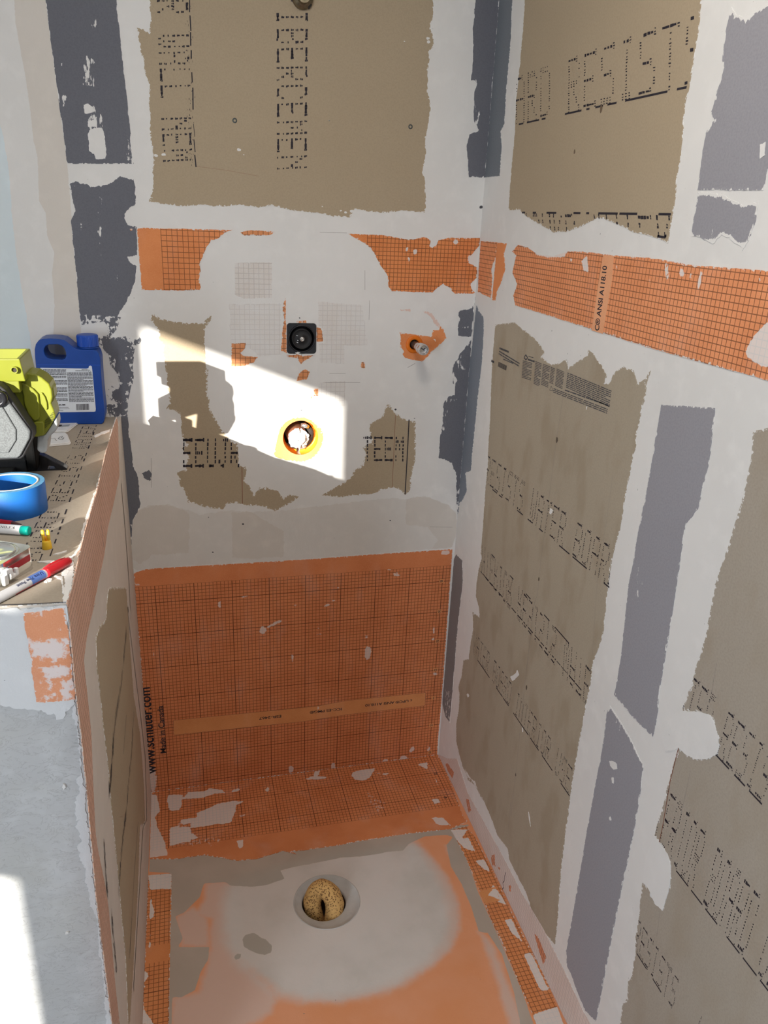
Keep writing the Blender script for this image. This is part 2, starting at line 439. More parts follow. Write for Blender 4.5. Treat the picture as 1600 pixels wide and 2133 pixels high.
# outer wall of the room with its window opening; the sun comes through it
WIN_HI = [(2.69, 1.705), (3.64, 1.705), (3.64, 1.965), (2.69, 1.965)]
WIN_LO = [(2.69, .50), (3.55, .50), (3.55, 1.30), (2.69, 1.30)]
wall_outer = wall('wall_left', FLO, [(-.1, 0), (4.6, 0), (4.6, H_ROOM), (-.1, H_ROOM)], .08, M['mud'], holes=[WIN_HI, WIN_LO])
ceiling = wall('ceiling', Frame((0,0,H_ROOM), (1,0,0), (0,-1,0), (0,0,-1)), [(-1.6, -.1), (XR+.1, -.1), (XR+.1, 4.6), (-1.6, 4.6)], .08, M['mud'])

wall_front = wall('wall_front', Frame((0,-4.6,0), (1,0,0), (0,0,1), (0,1,0)), [(-1.6, 0), (XR+.1, 0), (XR+.1, H_ROOM), (-1.6, H_ROOM)], .10, mat_plain('painted_wall', (.42, .41, .40), .8, scale=3))

# half wall between the shower and the room: core, inner face, cap board and end board
def half_wall():
    mb = MB()
    zt0, zt1 = 1.124, 1.124+.026*1.02
    x0, x1 = -.36, 0.0
    V = [(x0,0,0),(x1,0,0),(x1,-1.02,0),(x0,-1.02,0),(x0,0,zt0),(x1,0,zt0),(x1,-1.02,zt1),(x0,-1.02,zt1)]
    mb.add(V, [(0,3,2,1),(4,5,6,7),(0,1,5,4),(1,2,6,5),(2,3,7,6),(3,0,4,7)])
    o = build(mb, 'wall_divider', M['mud_bounce']); o['kind'] = 'structure'
    return o
wall_divider = half_wall()

# ---------------------------------------------------------------- floor: sloped foam tray skimmed with thinset
DRAIN_C = [(0.4333,0.4851)][0]
HOLE_C = [(0.4272,0.477)][0]
def mat_floor():
    n = N('foam_tray_thinset'); p = geo_pos(n)
    nz = n.math('SUBTRACT', n.noise(p, 26, 6, .62), .5); fine = n.math('SUBTRACT', n.noise(p, 110, 4, .6), .5)
    c = n.mix(n.step(n.noise(p, 7, 3), .3, .7), (.80, .33, .15), (.82, .37, .20))
    wash = n.noise(p, 8, 4)
    pk = n.step(n.math('ADD', n.attr('mud2'), n.math('MULTIPLY', nz, .55)), .25, .8)
    c = n.mix(n.math('MULTIPLY', pk, .86), c, (.70, .52, .44))
    w = n.step(n.math('ADD', n.attr('mud'), n.math('MULTIPLY', nz, .30)), .12, .72)
    c = n.mix(n.math('MULTIPLY', w, .96), c, n.mix(n.step(wash, .4, .75), (.70, .655, .615), (.62, .585, .54)))
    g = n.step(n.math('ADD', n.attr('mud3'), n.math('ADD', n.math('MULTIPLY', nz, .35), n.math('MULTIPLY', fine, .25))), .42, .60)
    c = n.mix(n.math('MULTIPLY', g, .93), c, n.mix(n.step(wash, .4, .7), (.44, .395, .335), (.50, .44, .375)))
    spk = n.noise(p, 70, 2); c = n.mix(n.step(spk, .765, .785), c, (.22, .19, .17))
    h = n.math('ADD', n.noise(p, 40, 5), n.math('MULTIPLY', n.noise(p, 400, 2), .3))
    return n.done(c, .72, n.bump(h, .22, .002))
M['floor'] = mat_floor()
WHITE = [(0.6966,0.3406),(0.7113,0.3863),(0.7227,0.4391),(0.726,0.5057),(0.7225,0.5672),(0.708,0.6177),(0.6795,0.6626),(0.6279,0.6999),(0.5642,0.7278),(0.5193,0.7395),(0.461,0.7431),(0.4013,0.7387),(0.336,0.7245),(0.2906,0.7053),(0.2654,0.6709),(0.2334,0.6375),(0.2038,0.6005),(0.1886,0.5584),(0.1827,0.5018),(0.1861,0.4441),(0.1986,0.3974),(0.2375,0.3627),(0.3057,0.3593),(0.3764,0.347),(0.4407,0.3419),(0.5485,0.3462)]
PINKS = [[(0.1379,0.3636),(0.1906,0.366),(0.2218,0.3939),(0.2267,0.4997),(0.2134,0.5921),(0.2438,0.6531),(0.2821,0.7035),(0.2685,0.7469),(0.2279,0.7629),(0.1137,0.7711),(0.0557,0.7584),(0.058,0.6641),(0.1166,0.6643),(0.1294,0.6184),(0.1432,0.563),(0.1449,0.52),(0.1494,0.4833),(0.1129,0.4563),(0.1363,0.4133)],
 [(0.0664,0.4542),(0.1103,0.4321),(0.1465,0.4789),(0.1433,0.5595),(0.0811,0.5426),(0.0724,0.4971)],
 [(0.7812,0.368),(0.808,0.3735),(0.8059,0.4314),(0.7809,0.445)], [(0.7737,0.6472),(0.7966,0.6776),(0.7958,0.7688),(0.7923,0.8968),(0.7546,0.8885),(0.7719,0.7404)],
 [(0.6966,0.3406),(0.7186,0.3617),(0.7544,0.4641),(0.7566,0.5578),(0.7347,0.6338),(0.6885,0.689),(0.6172,0.721),(0.5248,0.7504),(0.4186,0.7532),(0.3338,0.7389),(0.3993,0.6365),(0.6158,0.4709)]]
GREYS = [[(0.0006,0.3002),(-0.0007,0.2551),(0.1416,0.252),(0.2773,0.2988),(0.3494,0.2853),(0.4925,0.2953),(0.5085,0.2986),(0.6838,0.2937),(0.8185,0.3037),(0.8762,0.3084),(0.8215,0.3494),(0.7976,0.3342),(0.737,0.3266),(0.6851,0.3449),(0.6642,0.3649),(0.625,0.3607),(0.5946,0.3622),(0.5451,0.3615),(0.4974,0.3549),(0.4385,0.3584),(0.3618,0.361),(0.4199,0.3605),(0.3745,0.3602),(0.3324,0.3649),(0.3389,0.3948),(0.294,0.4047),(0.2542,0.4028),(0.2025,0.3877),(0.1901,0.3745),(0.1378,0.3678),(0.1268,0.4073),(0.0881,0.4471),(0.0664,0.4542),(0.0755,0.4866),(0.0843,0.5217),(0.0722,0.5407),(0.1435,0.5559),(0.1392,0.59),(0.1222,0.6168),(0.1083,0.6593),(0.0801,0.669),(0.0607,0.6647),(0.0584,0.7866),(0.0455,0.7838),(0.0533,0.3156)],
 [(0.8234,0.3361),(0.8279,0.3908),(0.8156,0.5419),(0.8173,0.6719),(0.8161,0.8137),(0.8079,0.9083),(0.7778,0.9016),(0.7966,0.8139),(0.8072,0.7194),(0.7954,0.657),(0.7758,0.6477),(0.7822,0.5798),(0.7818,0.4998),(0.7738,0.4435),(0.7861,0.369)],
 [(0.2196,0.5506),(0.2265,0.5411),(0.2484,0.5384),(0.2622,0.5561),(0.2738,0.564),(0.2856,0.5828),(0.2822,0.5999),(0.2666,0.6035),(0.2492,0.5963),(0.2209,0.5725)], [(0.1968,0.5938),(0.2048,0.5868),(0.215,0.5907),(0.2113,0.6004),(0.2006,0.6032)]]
M['room_floor'] = mat_plain('grey_subfloor', (.30, .265, .235), .85, scale=6)
floor = slab('floor', FF, [(-1.5, -.1), (XR+.1, -.1), (XR+.1, 4.6), (-1.5, 4.6)], -.12, 0, M['room_floor'], None, grid=0, holes=[[(0.0, .0), (XR, .0), (XR, 1.05), (0.0, 1.05)]], back=True)
floor['kind'] = 'structure'
tray = slab('shower_tray', FF, [(0.0, .0), (XR, .0), (XR, 1.05), (0.0, 1.05)], -.12, 0, M['floor'], floor, grid=.0055, holes=[circle(DRAIN_C, .0835, 48)], back=True,
    soft=[(WHITE, .040, 1.0)], soft2=[(p, .018, .95) for p in PINKS], soft3=[(p, .0045, 1.0) for p in GREYS])

# ================================================================ BACK WALL SURFACES
CB = (-1.4, XR-.0006, .0005, 2.40)
t1 = .0006
pan = slab('drywall_panel', FB, [(0.1178,2.1887),(0.1177,2.0169),(0.12,1.9946),(0.122,1.9652),(0.1175,1.9349),(0.1076,1.941),(0.0938,1.9432),(0.095,1.9237),(0.0973,1.9006),(0.1025,1.8821),(0.1037,1.8608),(0.1128,1.8399),(0.108,1.8055),(0.1104,1.781),(0.1061,1.7559),(0.1086,1.7308),(0.111,1.7056),(0.1073,1.6667),(0.107,1.6405),(0.0956,1.611),(0.1091,1.6076),(0.1644,1.6033),(0.2096,1.6079),(0.2495,1.6069),(0.2986,1.6117),(0.3364,1.6079),(0.3659,1.6146),(0.4104,1.6054),(0.4556,1.6031),(0.4711,1.602),(0.511,1.5971),(0.5514,1.5955),(0.561,1.6149),(0.6151,1.6092),(0.6445,1.6104),(0.6739,1.6157),(0.7341,1.6141),(0.7349,1.6491),(0.7295,1.6859),(0.7226,1.7012),(0.7267,1.73),(0.7284,1.7507),(0.7243,1.7683),(0.7285,1.7938),(0.7322,1.8266),(0.734,1.8441),(0.7234,1.8728),(0.7224,1.9114),(0.7248,1.9403),(0.7198,1.9517),(0.7332,1.9622),(0.7323,1.9762),(0.7239,1.9965),(0.7207,2.002),(0.7277,2.0222),(0.7281,2.0383),(0.7244,2.0516),(0.7153,2.2462)], -.0003, t1, M['paper'], wall_back, rough=.0017, clip=CB, label='big brown drywall panel above the orange band', holes=[circle(ARM_C, .012, 16)])
hp = t1+.00025
def col_print(name, xs, y0, y1, text, seed, fade, x0px=None):
    b0, b1, t0 = xs
    return print_row(name, FB, b0, b1, t0, text, hp, pan, seed=seed, fade=fade, skip=.12)
print_row('print_row', FB, *[(0.3781,2.1075),(0.3767,1.6813),(0.4503,2.1151)], 'R FIBERCEMEN', hp, pan, seed=4, fade=.1, sub=2, ll=1.25, lw=.42)
print_row('print_row', FB, *[(0.1349,2.0583),(0.1282,1.685),(0.2012,2.0651)], 'FOR WALL NEM', hp, pan, seed=9, fade=.2, sub=2, ll=1.25, lw=.42)
mb = MB(); rnd = random.Random(5)
for a, b in zip(*[iter([(0.2011,2.0023),(0.2001,1.9804),(0.2006,1.9747),(0.2011,1.9468),(0.2003,1.9444),(0.1996,1.9196),(0.2003,1.9114),(0.1996,1.8958),(0.1995,1.8706),(0.1997,1.8512),(0.2004,1.8415),(0.199,1.7994),(0.1986,1.7718),(0.2002,1.7465),(0.1981,1.7413),(0.1997,1.7157),(0.1986,1.7105),(0.2003,1.6859)])]*2):
    stroke(mb, FB, [a, b], .0024*rnd.uniform(.5, 1.1), hp)
for k in range(60):
    t = rnd.random(); p = np.array([(0.1985,2.002),(0.19,1.684)]); c = p[0]+(p[1]-p[0])*t+np.array((rnd.gauss(0, .004), 0))
    stroke(mb, FB, [c, c+np.array((rnd.uniform(-.001, .001), rnd.uniform(.001, .004)))], rnd.uniform(.0004, .0012), hp)
build(mb, 'print_smudge', M['ink'], pan, world=True)
# faint pencil scratch, chips of compound on the panel
mb = MB(); stroke(mb, FB, [(0.2018,1.6873),(0.2661,1.6828),(0.3374,1.6745)], .0004, hp); build(mb, 'pencil_line', M['ink_red'], pan, world=True)
blobs('mud_chip', FB, [circle(c, .003*r, 10, .002*r) for c, r in zip([(0.2956,1.7264),(0.3053,1.7165),(0.1164,1.7046),(0.1327,1.7068),(0.4974,1.7976),(0.4963,1.7975),(0.6642,1.967),(0.7181,1.9774),(0.7199,1.9705),(0.6683,1.6381),(0.4837,1.6169),(0.528,1.6096),(0.5396,1.6061),(0.5539,1.6094),(0.728,1.998)], (1.2, .7, 1.5, 1.6, .5, .5, .7, 1.2, 1.4, .5, .5, 1, 1, 1.6, .8))], 0, .0011, M['mud_smear'], pan)
def screw(fr, c, r, parent):
    mb = MB(); Mx = Matrix((fr.U, fr.V, fr.N)).transposed().to_4x4(); Mx.translation = Vector(fr.at(*c, .0004))
    mb.lathe([(r, 0), (r, .0006), (r*.55, .0008), (r*.45, .0002), (0, .0002)], 18, Mx, caps=False)
    return build(mb, 'screw', M['screw'], parent, world=True)
M['screw'] = mat_plain('screw_steel', (.10, .115, .115), .5, .6)
for c in [(0.2872,1.7841),(0.6876,1.7973)]: screw(FB, c, .0052, pan)

pan2 = slab('drywall_panel', FB, [(0.08,1.3582),(0.0897,1.3691),(0.1057,1.3585),(0.1357,1.3495),(0.1726,1.3483),(0.2005,1.347),(0.2215,1.366),(0.2195,1.3535),(0.2062,1.3345),(0.2035,1.306),(0.204,1.2771),(0.2055,1.2349),(0.2058,1.2019),(0.2088,1.2392),(0.2052,1.1864),(0.212,1.1527),(0.2144,1.1289),(0.2298,1.1011),(0.2392,1.0836),(0.2487,1.0694),(0.2616,1.055),(0.2749,1.0475),(0.2768,0.9902),(0.2989,0.9876),(0.2895,0.9496),(0.303,0.9343),(0.3129,0.9078),(0.3272,0.9295),(0.3447,0.9306),(0.3622,0.9261),(0.3762,0.9161),(0.3902,0.8966),(0.4045,0.9073),(0.4331,0.9002),(0.4116,0.8841),(0.3901,0.8738),(0.3669,0.8616),(0.3405,0.8763),(0.2915,0.8825),(0.264,0.8914),(0.2433,0.8887),(0.2325,0.8743),(0.1884,0.8822),(0.1585,0.8948),(0.1451,0.8973),(0.1401,0.9305),(0.1273,0.9419),(0.1228,0.9816),(0.1459,0.9843),(0.1448,0.995),(0.1542,1.0195),(0.1372,1.0411),(0.1524,1.0511),(0.1401,1.0653),(0.1389,1.1066),(0.1399,1.1269),(0.1246,1.139),(0.104,1.1411),(0.116,1.1576),(0.1102,1.1941),(0.1134,1.2235),(0.1098,1.2429),(0.1068,1.2718),(0.1054,1.2739),(0.1065,1.293),(0.098,1.3055),(0.1007,1.3244),(0.0898,1.346)], -.0003, t1, M['paper_worn'], wall_back, rough=.0018, step=.0025, grid=.008, clip=CB, label='ragged brown drywall patch half in the sun')
print_row('print_row', FB, *[(0.138,0.9899),(0.2835,0.9856),(0.1419,1.0687)], 'EEUJR', hp, pan2, seed=12, skip=.06, sub=1, ll=1.4, lw=.55, clip=[(0.1388,1.0723),(0.242,1.0695),(0.2766,1.051),(0.276,0.9848),(0.1346,0.9883)])
mb = MB(); stroke(mb, FB, [(0.2842,0.9877),(0.2833,0.8867)], .0016, hp); build(mb, 'brown_line', M['ink_red'], pan2, world=True)
pan3 = slab('drywall_panel', FB, [(0.6623,1.1488),(0.6724,1.1391),(0.683,1.1213),(0.6964,1.1146),(0.7001,1.1064),(0.7201,1.1011),(0.7402,1.0974),(0.7451,1.0413),(0.7466,0.9875),(0.7388,0.9468),(0.7377,0.9053),(0.7248,0.8919),(0.707,0.9067),(0.6896,0.9144),(0.6563,0.9072),(0.6265,0.8982),(0.5867,0.8966),(0.5407,0.8919),(0.4917,0.9011),(0.5174,0.9152),(0.5335,0.9246),(0.556,0.9372),(0.5752,0.9533),(0.5764,0.9667),(0.6021,0.9825),(0.6032,0.9991),(0.6095,1.0055),(0.6058,1.0189),(0.5989,1.029),(0.6149,1.0384),(0.6245,1.0414),(0.6169,1.071),(0.6161,1.0937),(0.632,1.1014),(0.6478,1.1091),(0.6536,1.125)], -.0003, t1, M['paper_worn'], wall_back, rough=.0016, step=.0025, grid=.008, clip=CB, label='brown drywall patch with a black ruled line')
print_row('print_row', FB, *[(0.6019,0.9898),(0.7197,0.9857),(0.5995,1.0617)], 'TEEM', hp, pan3, seed=22, skip=.06, sub=1, ll=1.4, lw=.5)
mb = MB(); stroke(mb, FB, [(0.7227,1.1027),(0.7232,0.995),(0.723,0.892)], .0028, hp); build(mb, 'ruled_line', M['ink'], pan3, world=True)
mb = MB(); stroke(mb, FB, [(0.6849,1.1164),(0.6856,0.9146)], .0011, hp); build(mb, 'brown_line', M['ink_red'], pan3, world=True)

# orange band with grid, seen left and right of the rounded compound patch
band_rows = [(0.1173,1.555),(0.0676,1.4208)]
M['band_left'] = mat_membrane('membrane_band_left', .0118, *[(0.1173,1.5055)][0], plain=[(-9, [(0.1173,1.5055)][0][0]-.001, 0, 9)], heavy=False)
slab('membrane_band', FB, [(0.0663,1.5526),(0.0824,1.5555),(0.1173,1.555),(0.1673,1.5563),(0.227,1.557),(0.277,1.558),(0.257,1.5509),(0.2445,1.5387),(0.2292,1.5338),(0.2165,1.5188),(0.2082,1.4994),(0.2,1.4843),(0.2008,1.4665),(0.197,1.4484),(0.1993,1.4303),(0.1975,1.4242),(0.1607,1.421),(0.1004,1.4214),(0.0676,1.4208)], -.0003, .0008, M['band_left'], wall_back, rough=.0007, step=.0022, grid=.006, clip=CB, label='left piece of the orange band, plain at its end')
M['band_right'] = mat_membrane('membrane_band_right', .0098, *[(0.5943,1.5219)][0], plain=[(-9, [(0.5943,1.5219)][0][0]-.001, 0, 9)], heavy=False, base=(.75, .265, .09))
slab('membrane_band', FB, [(0.5473,1.5595),(0.5912,1.5593),(0.6319,1.5591),(0.6847,1.5523),(0.7075,1.5514),(0.7376,1.5583),(0.7534,1.5512),(0.7505,1.5372),(0.7584,1.5339),(0.7695,1.5413),(0.7726,1.5518),(0.7992,1.559),(0.8854,1.5609),(0.8846,1.5485),(0.872,1.5339),(0.8577,1.5157),(0.855,1.5014),(0.8798,1.4913),(0.8801,1.4659),(0.8653,1.451),(0.8684,1.4382),(0.8835,1.4275),(0.8252,1.4264),(0.8081,1.4407),(0.7916,1.4494),(0.7728,1.4364),(0.7656,1.4272),(0.699,1.4288),(0.6604,1.4295),(0.6502,1.4429),(0.6493,1.4642),(0.6273,1.4917),(0.6112,1.519),(0.592,1.5373),(0.5733,1.5452)], -.0003, .0008, M['band_right'], wall_back, rough=.0008, step=.0022, grid=.006, clip=CB, label='orange gridded band piece that runs into the corner',
    soft=[(circle(c, .006*r, 10), .003, 1) for c, r in zip([(0.6936,1.5284),(0.7148,1.5239),(0.7006,1.5049),(0.8175,1.5498),(0.858,1.5122),(0.8085,1.4353)], (.8, 1, .7, 1.2, 1.2, 1.2))])
M['scrap'] = mat_membrane('membrane_scrap', .0118, *[(0.2987,1.2885)][0], heavy=False, base=(.75, .32, .14), mudc=(.78, .76, .74))
for poly in ([(0.2937,1.5536),(0.3184,1.5589),(0.3743,1.558),(0.3618,1.5501),(0.3461,1.5481),(0.3028,1.5466)], [(0.3964,1.4092),(0.3983,1.403),(0.3982,1.3521),(0.3996,1.2772),(0.3853,1.2838),(0.3889,1.3262),(0.3939,1.3585),(0.3892,1.3839)], [(0.4734,1.3398),(0.4835,1.3383),(0.487,1.3301),(0.4907,1.3055),(0.4738,1.3054)],
    [(0.4251,1.354),(0.4466,1.3564),(0.4483,1.351),(0.4251,1.3498)], [(0.4002,1.2739),(0.4674,1.2732),(0.4556,1.2639),(0.4421,1.2572),(0.4354,1.2498),(0.4253,1.2656),(0.4002,1.2672)], [(0.4237,1.2074),(0.4304,1.227),(0.4456,1.2387),(0.4576,1.2302),(0.4492,1.2116)],
    [(0.2668,1.2998),(0.3006,1.3015),(0.2987,1.2885),(0.2871,1.2772),(0.2934,1.2706),(0.3292,1.2673),(0.3191,1.2542),(0.2929,1.246),(0.2653,1.2451)], [(0.5865,1.2436),(0.59,1.255),(0.5978,1.2549),(0.5983,1.2397),(0.5906,1.2378)], [(0.4682,1.1868),(0.4785,1.1884),(0.4798,1.1694),(0.4684,1.1696)], [(0.4563,1.1663),(0.4632,1.1679),(0.4633,1.162)], [(0.0508,1.552),(0.0557,1.5528),(0.0575,1.5495),(0.0524,1.547)]):
    slab('membrane_scrap', FB, poly, -.0003, .0008, M['scrap'], wall_back, rough=.0009, step=.0018, grid=.004, holes=())
# grid of the sheet showing faintly through the compound round the valve
M['ghost'] = mat_membrane('membrane_under_compound', .0118, *[(0.2875,1.4747)][0], heavy=False, base=(.72, .68, .64), veil=.35, lines=.55, mudc=MUD)
slab('covered_membrane', FB, [(0.2791,1.4859),(0.3659,1.4894),(0.3651,1.4087),(0.2996,1.4051),(0.2778,1.4134)], -.0003, .0003, M['ghost'], wall_back, rough=.0006, grid=.006, label='grid of the sheet showing through the compound')
M['ghost2'] = mat_membrane('membrane_under_compound_faint', .0118, *[(0.2875,1.4747)][0], heavy=False, base=(.735, .71, .68), veil=.45, lines=.38, mudc=MUD)
for poly in ([(0.2646,1.3915),(0.386,1.3965),(0.3886,1.2739),(0.3325,1.269),(0.3036,1.2934),(0.2652,1.3014)], [(0.477,1.4007),(0.5855,1.3952),(0.6041,1.2964),(0.4933,1.2961),(0.489,1.3363),(0.4777,1.3435)], [(0.4783,1.2039),(0.5494,1.2067),(0.551,1.1403),(0.4808,1.145)], [(0.4789,1.3005),(0.5436,1.304),(0.5448,1.2502),(0.4829,1.2537)]):
    slab('covered_membrane', FB, poly, -.0003, .0002, M['ghost2'], wall_back, rough=.002, grid=.01)
# ridges of the compound: edges of buried sheets
mb = MB()
for pts, w in (([(0.4749,1.4153),(0.4738,1.3398)], .0016), ([(0.4745,1.2722),(0.4746,1.1994)], .0016), ([(0.3992,1.2656),(0.4,1.2001)], .0014), ([(0.2791,1.4865),(0.3675,1.4907),(0.3669,1.498)], .0016), ([(0.2773,1.3942),(0.3473,1.3984),(0.3892,1.3978)], .0013), ([(0.806,0.9648),(0.8091,0.8951)], .0014), ([(0.808,0.9853),(0.8122,0.9646)], .0014), ([(0.7562,1.1069),(0.7847,1.1291)], .0008)):
    stroke(mb, FB, pts, w, .0006)
build(mb, 'compound_ridge', M['mud_smear'], wall_back, world=True)
mb = MB()
for pts, w in (([(0.5903,1.4768),(0.5919,1.4311)], .0007), ([(0.6048,1.4063),(0.605,1.3592)], .0007), ([(0.4787,1.5604),(0.5436,1.561)], .0006), ([(0.2758,1.2163),(0.3317,1.2175)], .0005), ([(0.5073,1.2265),(0.5489,1.2263)], .0006), ([(0.0633,1.019),(0.06,0.9413)], .0007), ([(0.0676,1.2591),(0.0639,1.1782)], .0005), ([(0.7113,1.24),(0.7308,1.2507)], .0009), ([(0.8002,0.7917),(0.8682,0.787)], .0006), ([(0.4969,1.2038),(0.587,1.2029)], .0006)):
    stroke(mb, FB, pts, w, .0005)
build(mb, 'pencil_line', M['pencil'], wall_back, world=True)
blobs('dark_fleck', FB, [circle(c, .0016*r, 8, .0011*r) for c, r in zip([(0.4311,1.3621),(0.6842,1.1302),(0.684,0.8181),(0.738,1.1056),(0.2025,0.7545),(0.1958,0.8537),(0.2834,0.8298),(0.436,1.1331),(0.8776,1.6327)], (1.3, 2, 1.6, 1.5, 1.6, 1, 1.2, 1.2, 3))], 0, .0004, M['ink_grey'], wall_back)

# orange seal cloth round the outlet pipe and round the hole below
seal1 = slab('pipe_seal', FB, [(0.6853,1.3289),(0.7237,1.3244),(0.7688,1.3188),(0.7744,1.3358),(0.7879,1.3354),(0.7929,1.3454),(0.8013,1.3381),(0.8055,1.3275),(0.8109,1.3159),(0.7929,1.2976),(0.7768,1.2837),(0.761,1.2654),(0.7491,1.2557),(0.7229,1.26),(0.7024,1.2654),(0.6964,1.274),(0.6981,1.2836),(0.6922,1.291),(0.6888,1.2921),(0.6886,1.3184)], -.0003, .0008, M['orange_plain'], wall_back, rough=.0006, step=.0018, grid=.005, holes=[circle(PIPE_C, .0155, 24)], label='orange seal cloth with five torn sides', soft=[(circle(c, .004, 10, .002), .003, .8) for c in [(0.7808,1.3083),(0.7904,1.3008),(0.7783,1.3115)]])
M['seal_rubber'] = mat_plain('orange_rubber', (.80, .19, .01), .35)
mb = MB(); Mx = Matrix.Translation(FB.at(*PIPE_C)) @ Matrix.Rotation(math.pi/2, 4, 'X')
mb.lathe([(.0225, .0006), (.0222, .0022), (.0205, .0035), (.0165, .0042), (.0135, .0040), (.0125, .002), (.012, -.01)], 40, Mx, caps=False)
build(mb, 'rubber_collar', M['seal_rubber'], seal1, label='bright orange rubber collar', world=True)
M['pinkwash'] = mat_membrane('membrane_washed', .0118, lines=0.0, base=(.76, .42, .30), veil=.45)
slab('seal_trace', FB, [(0.7424,1.3824),(0.7536,1.381),(0.7672,1.3765),(0.7768,1.3662),(0.7866,1.3548),(0.7929,1.3454),(0.7887,1.3412),(0.7804,1.3474),(0.7718,1.3578),(0.7643,1.3702),(0.7561,1.3764),(0.7437,1.3793)], -.0003, .0004, M['pinkwash'], wall_back, rough=.0014, step=.002, grid=.005)
slab('seal_trace', FB, [(0.684,1.3857),(0.7091,1.3871),(0.7116,1.381),(0.6985,1.3813),(0.6864,1.3817)], -.0003, .0003, M['pinkwash'], wall_back, rough=.002, step=.002, grid=.005)
seal2 = slab('pipe_seal', FB, [(0.3661,1.0192),(0.3695,1.0119),(0.3926,1.0026),(0.4219,0.9967),(0.4454,0.9959),(0.4666,1.005),(0.4807,1.018),(0.4888,1.0348),(0.4939,1.0516),(0.493,1.0685),(0.4881,1.083),(0.4786,1.094),(0.4634,1.1061),(0.439,1.1161),(0.416,1.113),(0.3965,1.1029),(0.3827,1.0879),(0.3768,1.0668)], -.0003, .0009, M['orange_plain'], wall_back, rough=.0004, step=.002, grid=.005, holes=[circle(OUTLET_C, OUTLET_R-.002, 40)], label='round orange seal cloth with one square corner', soft=[([(0.439,1.1161),(0.4633,1.1085),(0.4786,1.094),(0.4918,1.0709),(0.4871,1.0711),(0.468,1.1025)], .003, .8)])

# thinner, browner skim low on the wall
M['skim'] = mat_mud('thin_brown_skim', (.67, .63, .58), .3); M['skim_light'] = mat_mud('thin_light_skim', (.71, .685, .65), .3)
slab('compound_skim', FB, [(-0.0118,0.8651),(0.0219,0.8815),(0.0521,0.8928),(0.095,0.8935),(0.1342,0.8794),(0.174,0.8624),(0.2496,0.8696),(0.3051,0.863),(0.3901,0.8623),(0.6105,0.88),(0.6843,0.8834),(0.7256,0.8761),(0.7459,0.8822),(0.7803,0.8841),(0.8088,0.8739),(0.8524,0.8539),(0.8755,0.8311),(0.8823,0.7685),(0.873,0.7243),(0.5614,0.7192),(0.3384,0.7174),(0.1264,0.72),(0.0106,0.7168),(-0.0085,0.7298)], -.0003, .0003, M['skim_light'], wall_back, rough=.003, clip=CB)
slab('compound_skim', FB, [(0.0219,0.8815),(0.052,0.8917),(0.0949,0.8924),(0.1341,0.8775),(0.1463,0.8639),(0.1412,0.7559),(0.0771,0.7564),(0.0502,0.7563),(0.0183,0.7317),(-0.0036,0.7524),(-0.0015,0.8276)], -.0003, .0004, M['skim'], wall_back, rough=.003, clip=CB)
slab('compound_skim', FB, [(0.7272,0.8778),(0.7459,0.8811),(0.7803,0.8834),(0.8089,0.8721),(0.8525,0.8521),(0.8758,0.8274),(0.8823,0.7685),(0.8695,0.7227),(0.8118,0.7246),(0.828,0.7496),(0.7932,0.7921),(0.7295,0.803)], -.0003, .0004, M['skim'], wall_back, rough=.003, clip=CB)
slab('compound_skim', FB, [(0.2563,0.8636),(0.3051,0.863),(0.3898,0.8043),(0.3895,0.729),(0.3025,0.7271),(0.2528,0.7346)], -.0003, .00036, M['skim'], wall_back, rough=.003, clip=CB)

# pale blue tone and older skim coats at the far end of the wall
M['pale_blue'] = mat_mud('pale_blue_tone', (.70, .785, .82), .15); M['beige_skim'] = mat_mud('beige_skim', (.70, .655, .60), .25)
slab('pale_patch', FB, [(-0.3744,2.1679),(-0.1512,2.1958),(-0.1821,1.8852),(-0.1903,1.7485),(-0.1847,1.6836),(-0.1838,1.6534),(-0.1885,1.5757),(-0.1902,1.4955),(-0.187,1.4126),(-0.1818,1.3151),(-0.18,1.2056),(-0.1831,1.0911),(-0.7514,1.1054)], -.0003, .0004, M['pale_blue'], wall_back, rough=.0012, clip=CB, label='pale blue painted stretch of the back wall')
slab('compound_skim', FB, [(-0.1181,2.1999),(-0.068,2.2062),(-0.0786,1.9759),(-0.0763,1.9079),(-0.073,1.8377),(-0.0712,1.7799),(-0.0678,1.7205),(-0.0673,1.6779),(-0.068,1.6282),(-0.0694,1.5123),(-0.0702,1.3976),(-0.0727,1.3157),(-0.0756,1.2496),(-0.1323,1.2051),(-0.1318,1.3154),(-0.1218,1.3967),(-0.1215,1.4477),(-0.1115,1.4978),(-0.1226,1.5302),(-0.1207,1.5785),(-0.131,1.6002),(-0.1247,1.687),(-0.1291,1.7169),(-0.1298,1.8048),(-0.133,1.8558),(-0.139,1.9299),(-0.1371,1.9704)], -.0003, .0003, M['beige_skim'], wall_back, rough=.0012, clip=CB)

